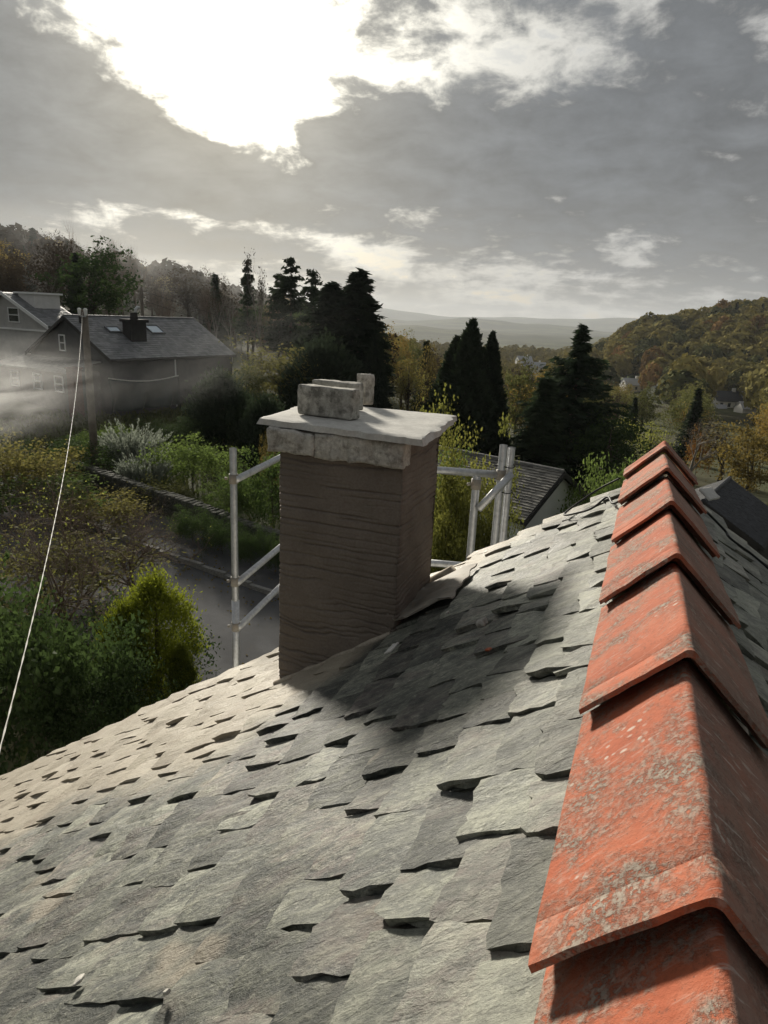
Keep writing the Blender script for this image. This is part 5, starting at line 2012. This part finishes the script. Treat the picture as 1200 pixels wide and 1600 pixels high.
lab_left = labeller(((-48, 'above the pale gabled house'), (-42, "above the skylight house's gable"), (-36, 'above the skylight roof'), (-30, 'right of the skylight house'), (0, 'behind the pines')),
                    ((115, 'at the hill foot'), (165, 'halfway up the hill'), (999, 'near the hilltop')), '')
lab_valley = labeller(((-17, 'behind the dark spruces'), (-11, 'beyond the twin cypress'), (-4, 'beyond the cedar'), (3, 'above the red ridge'), (99, 'above the black roof')),
                      ((100, 'on the near valley floor'), (150, 'midway over the valley floor'), (999, 'far across the valley floor')), '')
lab_hill = labeller(((-1, 'at its far left end'), (3, 'above the bungalow'), (7, 'above the white cottage'), (99, 'by the right edge')),
                    ((260, 'at the right hillside foot'), (340, 'low on the right hillside'), (410, 'high on the right hillside'), (999, 'on the right hillside crest')), '')
bareset = [('bare', 'leaf_brown'), ('bare2', 'leaf_brown'), ('birch', 'leaf_brown'), ('airy', 'leaf_brown'), ('bare', 'leaf_brown'), ('broad3', 'leaf_brown'), ('spruce2', 'leaf_conifer'), ('broad2', 'leaf_dark'), ('airy', 'leaf_autumn')]
scatter(150, -56, -23, 68, 225, bareset, (6.5, 10), 'hill_tree', lab_left, 'trees of the wood on the left hill', .50)
mixset = [('broad', 'leaf_autumn'), ('broad2', 'leaf_olive'), ('broad3', 'leaf_autumn'), ('broad', 'leaf_olive'), ('airy', 'leaf_autumn'), ('broad2', 'leaf_brown'), ('spruce2', 'leaf_conifer'), ('broad3', 'leaf_olive'), ('birch', 'leaf_brown')]
scatter(120, -24, 14, 66, 200, mixset, (6, 9.5), 'valley_tree', lab_valley, 'autumn trees on the near valley floor', .66, keep=clear)
hillset = [('hill', 'leaf_hill'), ('hill2', 'leaf_hill'), ('hill3', 'leaf_hill'), ('hill', 'leaf_hill_rust'), ('hill2', 'leaf_hill'), ('hill3', 'leaf_hill_dark'), ('hill', 'leaf_hill_dark'), ('spruce2', 'leaf_conifer')]
hp = scatter(260, -6, 14, 190, 480, hillset, (11, 16), 'hillside_tree', lab_hill, 'trees of the wood on the right hillside', .58, keep=clear)


def wood(name, n, a0, a1, r0, r1, hs, mat, kinds, seed, sc_=1.0):
    """a far wood that reads as one mass"""
    r = np.random.default_rng(seed)
    Vs, Fs, Ts, off = [], [], [], 0
    for i in range(n):
        a = R(r.uniform(a0, a1)); d = math.sqrt(r.uniform(r0 ** 2, r1 ** 2))
        x, y = math.sin(a) * d, math.cos(a) * d
        if not clear(x, y, hs[1]): continue
        K = KINDS_[kinds[i % len(kinds)]]
        _, V, Fq, T = K['crown']
        pick = r.random(len(Fq)) < (.6 if d < 700 else .35)
        Vq = V.reshape(-1, 4, 3)[pick]
        c = Vq.mean(1, keepdims=True)
        Vq = c + (Vq - c) * (1.3 if d < 700 else 1.8)
        h = r.uniform(*hs)
        th_ = r.uniform(0, 6.28)
        Rz = np.array([[math.cos(th_), -math.sin(th_), 0], [math.sin(th_), math.cos(th_), 0], [0, 0, 1]])
        zb = gz(x, y) if d < 999 else float(far_height(np.array(x), np.array(y)))
        Vw = (Vq.reshape(-1, 3) @ Rz.T) * [h / K['h'] * .95, h / K['h'] * .95, h / K['h']] + [x, y, zb]
        m = len(Vq)
        Vs.append(Vw); Fs.append(np.arange(4 * m).reshape(m, 4) + off); off += 4 * m
        Ts.append(np.clip(T[pick] * .6 + r.uniform(0, .45), 0, 1))
    o = link(name, mesh(name, np.concatenate(Vs), [np.concatenate(Fs)], mat, False, np.concatenate(Ts)))
    return tag(o, None, None, None, 'stuff')


w1 = wood('hillside_wood', 1100, -6, 26, 300, 760, (11, 15), 'leaf_hill', ['hill', 'hill2', 'hill3'], 5)
w2 = wood('valley_wood', 700, -24, 4, 200, 900, (7, 11), 'leaf_hill', ['hill2', 'hill3'], 6)
w3 = wood('hilltop_wood', 900, -64, -25, 125, 420, (6, 9), 'leaf_brown', ['hill2', 'hill3'], 7)
for w_, tx in ((w1, 'brown and olive autumn wood covering the far right hillside'), (w2, 'autumn wood spread along the valley floor'), (w3, 'dark bare wood along the top of the left hill')):
    w_['label'] = tx; w_['category'] = 'wood'

# low plants and rough grass between the house, the road and the gardens
gp = []
for i in range(26000):
    x = rnd.uniform(-32, 14); y = rnd.uniform(3.2, 48)
    q = np.array([x, y]) - K0
    b_ = q @ kn
    if -5.2 < b_ < 2.8: continue
    if x > -16 and rnd.random() < .3: continue
    gp.append((x, y))
gp = np.array(gp)
gzv = terrain(gp[:, 0], gp[:, 1])
P = np.stack([gp[:, 0], gp[:, 1], gzv + rng.uniform(.02, .35, len(gp))], -1)
V, Fq = leaves(P, .42, np.tile([0, 0, 1.0], (len(P), 1)), .25, .6)
o = link('undergrowth', mesh('undergrowth', V, [Fq], 'grass_blade', False, rng.random(len(Fq))))
tag(o, 'rough grass and low undergrowth around the road and gardens', 'undergrowth', None, 'stuff')

lp = []
while len(lp) < 1500:
    a, b_ = rnd.uniform(-14, 6), rnd.uniform(-5.0, 2.5)
    edge_ = min(abs(b_), abs(b_ + 5.0), abs(b_ - 2.5))
    if rnd.random() > math.exp(-edge_ / .45) + .06: continue
    q = kpt(a, b_, 0)
    lp.append((q[0], q[1], max(gz(q[0], q[1]), -7.6) + (.185 if b_ > .14 else .075)))
V, Fq = leaves(np.array(lp), .085, np.tile([1.0, .3, .05], (len(lp), 1)), .7, .9, .1)
tag(link('fallen_leaves', mesh('fallen_leaves', V, [Fq], 'leaf_autumn', False, rng.random(len(Fq)))), 'brown fallen leaves gathered along the kerb and road edges', 'leaves', None, 'stuff')

# ================================================================== ROADSIDE WALL, POLES, WIRES, FAR HOUSES
wl = empty('dry_stone_wall', (-12, 18, gz(-12, 18)), 'mossy dry stone wall along the far side of the road', 'wall')
W0, W1 = np.array([-21.0, 20.5]), np.array([-6.0, 17.1])
wd = (W1 - W0) / np.linalg.norm(W1 - W0); wn = np.array([-wd[1], wd[0]])
variants = []
for i in range(10):
    Vb, Fb = rough_block((-.5, -.5, -.5), (.5, .5, .5), i * 5.3, 1, .09, .12, 1.7)
    variants.append(mesh('stone', Vb, Fb, 'wall_stone', True))
WL = np.linalg.norm(W1 - W0)
for c in range(4):
    x = rnd.uniform(0, .3)
    hh = (.27, .25, .23, .20)[c]
    z0_ = (0, .26, .50, .72)[c]
    while x < WL:
        w = rnd.uniform(.24, .5) if c < 3 else rnd.uniform(.14, .26)
        q = W0 + wd * (x + w / 2)
        o = bpy.data.objects.new('stone', variants[rnd.randrange(10)])
        col.objects.link(o); o.parent = wl
        o.rotation_euler = (rnd.uniform(-.08, .08), rnd.uniform(-.08, .08), math.atan2(wd[1], wd[0]))
        o.scale = (w * 1.04, .42 + rnd.uniform(-.05, .05), hh * 1.08 if c < 3 else hh * 1.6)
        p = np.array([q[0], q[1], gz(q[0], q[1]) + z0_ + hh / 2]) - np.array(wl.location)
        o.location = tuple(p)
        x += w

PP = spot(137, 30)
ptop = CAM[2] + math.tan(azel(137, 484)[1]) * 30
zpg = gz(*PP)
up = empty('utility_pole', (PP[0], PP[1], zpg), 'weathered wooden utility pole standing in front of the skylight house', 'utility pole')
mb = MB(); mb.tube([(PP[0], PP[1], zpg - .5), (PP[0], PP[1], ptop)], [.17, .125], 12); mb.build('pole', 'pole_wood', up, True)
mb = MB(); mb.tube([(PP[0] - .12, PP[1] - .1, ptop - .25), (PP[0] + .2, PP[1] - .15, ptop - .25)], .03, 6); mb.build('bracket', 'galvanised_steel', up)
for dx in (-.1, .2):
    mb = MB(); mb.tube([(PP[0] + dx, PP[1] - .15, ptop - .22), (PP[0] + dx, PP[1] - .15, ptop + .02), (PP[0] + dx, PP[1] - .15, ptop + .06)], [.05, .075, .03], 8); mb.build('insulator', 'white_paint', up)
PQ = spot(226, 72)
qtop = CAM[2] + math.tan(azel(226, 450)[1]) * 72
zq = gz(*PQ)
up2 = empty('utility_pole', (PQ[0], PQ[1], zq), 'distant utility pole rising behind the roof of the skylight house', 'utility pole')
mb = MB(); mb.tube([(PQ[0], PQ[1], zq - .5), (PQ[0], PQ[1], qtop)], [.2, .15], 10); mb.build('pole', 'pole_wood', up2, True)
mb = MB(); mb.tube([(PQ[0] - .5, PQ[1] - .3, qtop - .3), (PQ[0] + .5, PQ[1] + .3, qtop - .3)], .06, 6); mb.build('cross_arm', 'pole_wood', up2)
PZ = spot(884, 62)
ztop = CAM[2] + math.tan(azel(884, 632)[1]) * 62
up3 = empty('utility_pole', (PZ[0], PZ[1], gz(*PZ)), 'utility pole hidden behind the layered cedar', 'utility pole')
mb = MB(); mb.tube([(PZ[0], PZ[1], gz(*PZ) - .5), (PZ[0], PZ[1], ztop + .2)], [.2, .15], 10); mb.build('pole', 'pole_wood', up3, True)
mb = MB(); mb.tube([(PZ[0] - .5, PZ[1] - .1, ztop - .2), (PZ[0] + .5, PZ[1] + .1, ztop - .2)], .06, 6); mb.build('cross_arm', 'pole_wood', up3)


def wire(a, b, sag, r, n=40):
    a, b = np.array(a, float), np.array(b, float)
    return [a + (b - a) * t - np.array([0, 0, sag * 4 * t * (1 - t)]) for t in np.linspace(0, 1, n)]


for dz, lb in ((-.22, 'upper thin overhead wire crossing in front of the dark spruces'), (-1.1, 'lower thin overhead wire crossing in front of the dark spruces')):
    mb = MB(); mb.tube(wire((PQ[0], PQ[1], qtop + dz), (PZ[0], PZ[1], ztop + dz + .1), .6, .02), .016, 5)
    tag(mb.build('overhead_wire', 'black_rubber', None, True), lb, 'wire')
# the twisted service cable coming down to our gable
WE = np.array([-3.78, VERGE - .12, -2.80])
mb = MB()
mid = wire((PP[0] + .05, PP[1] - .15, ptop - .1), WE, .95, .02, 160)
for k in range(2):
    pts = [p + np.array([math.cos(i * 1.6 + k * math.pi), 0, math.sin(i * 1.6 + k * math.pi)]) * .0045 for i, p in enumerate(mid)]
    mb.tube(pts, .0048, 5)
tag(mb.build('service_cable', 'cable_white', None, True), 'pale twisted cable running from the wooden pole down to the roof edge', 'cable')


def far_house(px, py, dist, L, w, eh, rh, ang, wallm, roofm, label, win=True, zoff=0.0):
    d = ray(px, py); dh = math.hypot(d[0], d[1])
    x, y = CAM[0] + d[0] / dh * dist, CAM[1] + d[1] / dh * dist
    z = CAM[2] + d[2] / dh * dist
    G = Gable((x - math.cos(ang) * L / 2, y - math.sin(ang) * L / 2, z + rh), ang, L, w / 2, rh - eh, min(z, gz(x, y)) - .5)
    e = empty('far_house', (x, y, z), label, 'house', None)
    G.walls(e, wallm, .15, .15)
    mb = MB()
    for sg in (-1, 1):
        mb.hexa([G.p(u, sg * n, q) for dz in (-.1, .08) for u, n, q in ((0, 0, dz), (L, 0, dz), (L, w / 2 + .2, -(rh - eh) - .05 + dz), (0, w / 2 + .2, -(rh - eh) - .05 + dz))])
    mb.build('roof', roofm, e)
    if win:
        for u in np.arange(1.5, L - 1, 2.6):
            for sg in (1,):
                mb = MB(); mb.obox(G.p(u, G.w - .15, -(rh - eh) - 1.9), G.u, G.n, (0, 0, 1), (0, 0, 0), (1.0, .05, 1.3))
                mb.build('window', 'window_glass', e)
        mb = MB(); mb.obox(G.p(.15, -.5, -(rh - eh) - .2), G.n, -G.u, (0, 0, 1), (0, 0, 0), (1.0, .05, 1.2)); mb.build('window', 'window_glass', e)
    mb = MB(); mb.obox(G.p(L * .75, 0, -.3), G.u, G.n, (0, 0, 1), (-.5, -.35, 0), (.5, .35, 1.3)); mb.build('chimney', wallm, e)
    return e


far_house(1130, 642, 258, 9.5, 6.5, 3.6, 6.6, R(24), 'far_white_wall', 'dark_slate', 'white cottage with a dark roof among trees below the right hillside')
far_house(1100, 648, 250, 13, 5, 1.6, 3.6, R(15), 'far_white_wall', 'far_roof', 'long low grey-roofed building in front of the white cottage', False)
far_house(1166, 648, 240, 6, 5, 2.0, 4.0, R(25), 'far_white_wall', 'far_roof', 'small grey-roofed shed right of the white cottage', False)
far_house(1168, 632, 262, 7, 5, 2.4, 4.4, R(20), 'mid_wall', 'far_roof', 'low pale roof behind the white cottage', False)
far_house(1040, 634, 268, 8, 6, 2.2, 4.8, R(40), 'far_white_wall', 'far_roof', 'pale-roofed bungalow between two round green trees')
far_house(1023, 620, 285, 5, 5, 2, 4.2, R(60), 'far_white_wall', 'far_roof', 'small white-roofed building behind the bungalow', False)
far_house(985, 612, 312, 8, 7, 3.0, 5.6, R(28), 'far_white_wall', 'far_roof', 'white house at the edge of the small bright field')
far_house(930, 592, 380, 12, 6, 2.0, 3.6, R(5), 'far_white_wall', 'far_roof', 'low white roofs just right of the cedar tip', False)
far_house(832, 580, 455, 16, 8, 3.0, 5.8, R(22), 'far_white_wall', 'far_roof', 'long grey roof in the valley left of the cedar')
far_house(818, 571, 480, 10, 8, 3.0, 6.2, R(30), 'far_white_wall', 'far_roof', 'small pale house behind the long grey valley roof')

# the bright field under the wood
fx = [hit(*q, (0, 0, 1), (0, 0, gz(*spot(q[0], 330)))) for q in ((960, 588), (1005, 600), (1040, 596), (985, 580))]
V, Fc = [], []
for i in range(9):
    for j in range(9):
        u, v = i / 8, j / 8
        x = -22 + 26 * u + 6 * v; y = 320 + 34 * v
        V.append((x, y, gz(x, y) + .25))
for i in range(8):
    for j in range(8):
        a = i * 9 + j
        Fc.append((a, a + 9, a + 10, a + 1))
simple('meadow', (.11, .15, .045), .95, .2, .05)
tag(link('field', mesh('field', V, Fc, 'meadow', True)), kind='structure')

# ================================================================== AIR: haze over the valley, dust from the cutting
hm = bpy.data.materials.new('haze_air')
hm.use_nodes = True
for n in list(hm.node_tree.nodes): hm.node_tree.nodes.remove(n)
ho = hm.node_tree.nodes.new('ShaderNodeOutputMaterial')
hv = hm.node_tree.nodes.new('ShaderNodeVolumePrincipled')
hv.inputs['Color'].default_value = (.86, .90, .95, 1)
hv.inputs['Density'].default_value = 1.0e-4
hv.inputs['Anisotropy'].default_value = .15
hm.node_tree.links.new(hv.outputs[0], ho.inputs['Volume'])
mb = MB(); mb.box((-9600, -9600, -75), (9600, 9600, 175))
me = mesh('haze', mb.v, mb.f, None); me.materials.append(hm)
o = link('haze', me); o['kind'] = 'stuff'

dm_ = bpy.data.materials.new('dust_air')
dm_.use_nodes = True
for n in list(dm_.node_tree.nodes): dm_.node_tree.nodes.remove(n)
t = NT(dm_.node_tree)
do = t.n.new('ShaderNodeOutputMaterial')
dv = t.n.new('ShaderNodeVolumePrincipled')
dv.inputs['Color'].default_value = (.93, .93, .92, 1)
dv.inputs['Anisotropy'].default_value = .5
oc = t.coord('Object')
rr = t.vmath('LENGTH', oc)
wsp = t.noise(t.scale(oc, (1, 1, 1.9)), 1.9, 6, .62, .9)
fall = t.mapr(rr, 1.0, .12, 0, 1, True)
den = t.math('MULTIPLY', t.math('MULTIPLY', fall, fall), t.mapr(wsp, .40, .70, .04, 2.0))
t.set(dv.inputs['Density'], t.math('MULTIPLY', den, .105))
t.l.new(dv.outputs[0], do.inputs['Volume'])


def puff(px, py, D, sx, sy, sz, label, rz):
    import bmesh
    bm = bmesh.new()
    bmesh.ops.create_icosphere(bm, subdivisions=3, radius=1.0)
    me = bpy.data.meshes.new('dust_cloud'); bm.to_mesh(me); bm.free()
    me.materials.append(dm_)
    o = bpy.data.objects.new('dust_cloud', me); col.objects.link(o)
    o.location = tuple(dpt(px, py, D)); o.scale = (sx, sy, sz); o.rotation_euler = (0, rz[0], rz[1])
    return tag(o, label, 'dust cloud', None, 'stuff')


puff(-15, 612, 20, 5.0, 5.0, 2.3, 'dense bright drift of pale dust hanging in front of the lean-to', (R(-6), R(30)))
dm2 = dm_.copy(); dm2.name = 'thin_dust_air'
for n in dm2.node_tree.nodes:
    if n.type == 'MATH' and n.operation == 'MULTIPLY' and abs(n.inputs[1].default_value - .105) < 1e-6 and not n.inputs[1].is_linked:
        n.inputs[1].default_value = .008
v_ = puff(330, 560, 27, 8.0, 5.0, 2.6, 'thin veil of dust drifting from the skylight house towards the olive tree', (R(-22), R(20)))
v_.data.materials[0] = dm2
dm3 = dm_.copy(); dm3.name = 'flare_air'
for n in dm3.node_tree.nodes:
    if n.type == 'MATH' and n.operation == 'MULTIPLY' and abs(n.inputs[1].default_value - .105) < 1e-6 and not n.inputs[1].is_linked:
        n.inputs[1].default_value = .0055
a_ = R(-44.0)
v_ = puff(100, 480, 120, 75, 60, 24, 'faint added haze for lens flare over the wood on the left hill', (0, R(40)))  # added volume, stands in for the lens flare that greys the hill
v_.data.materials[0] = dm3
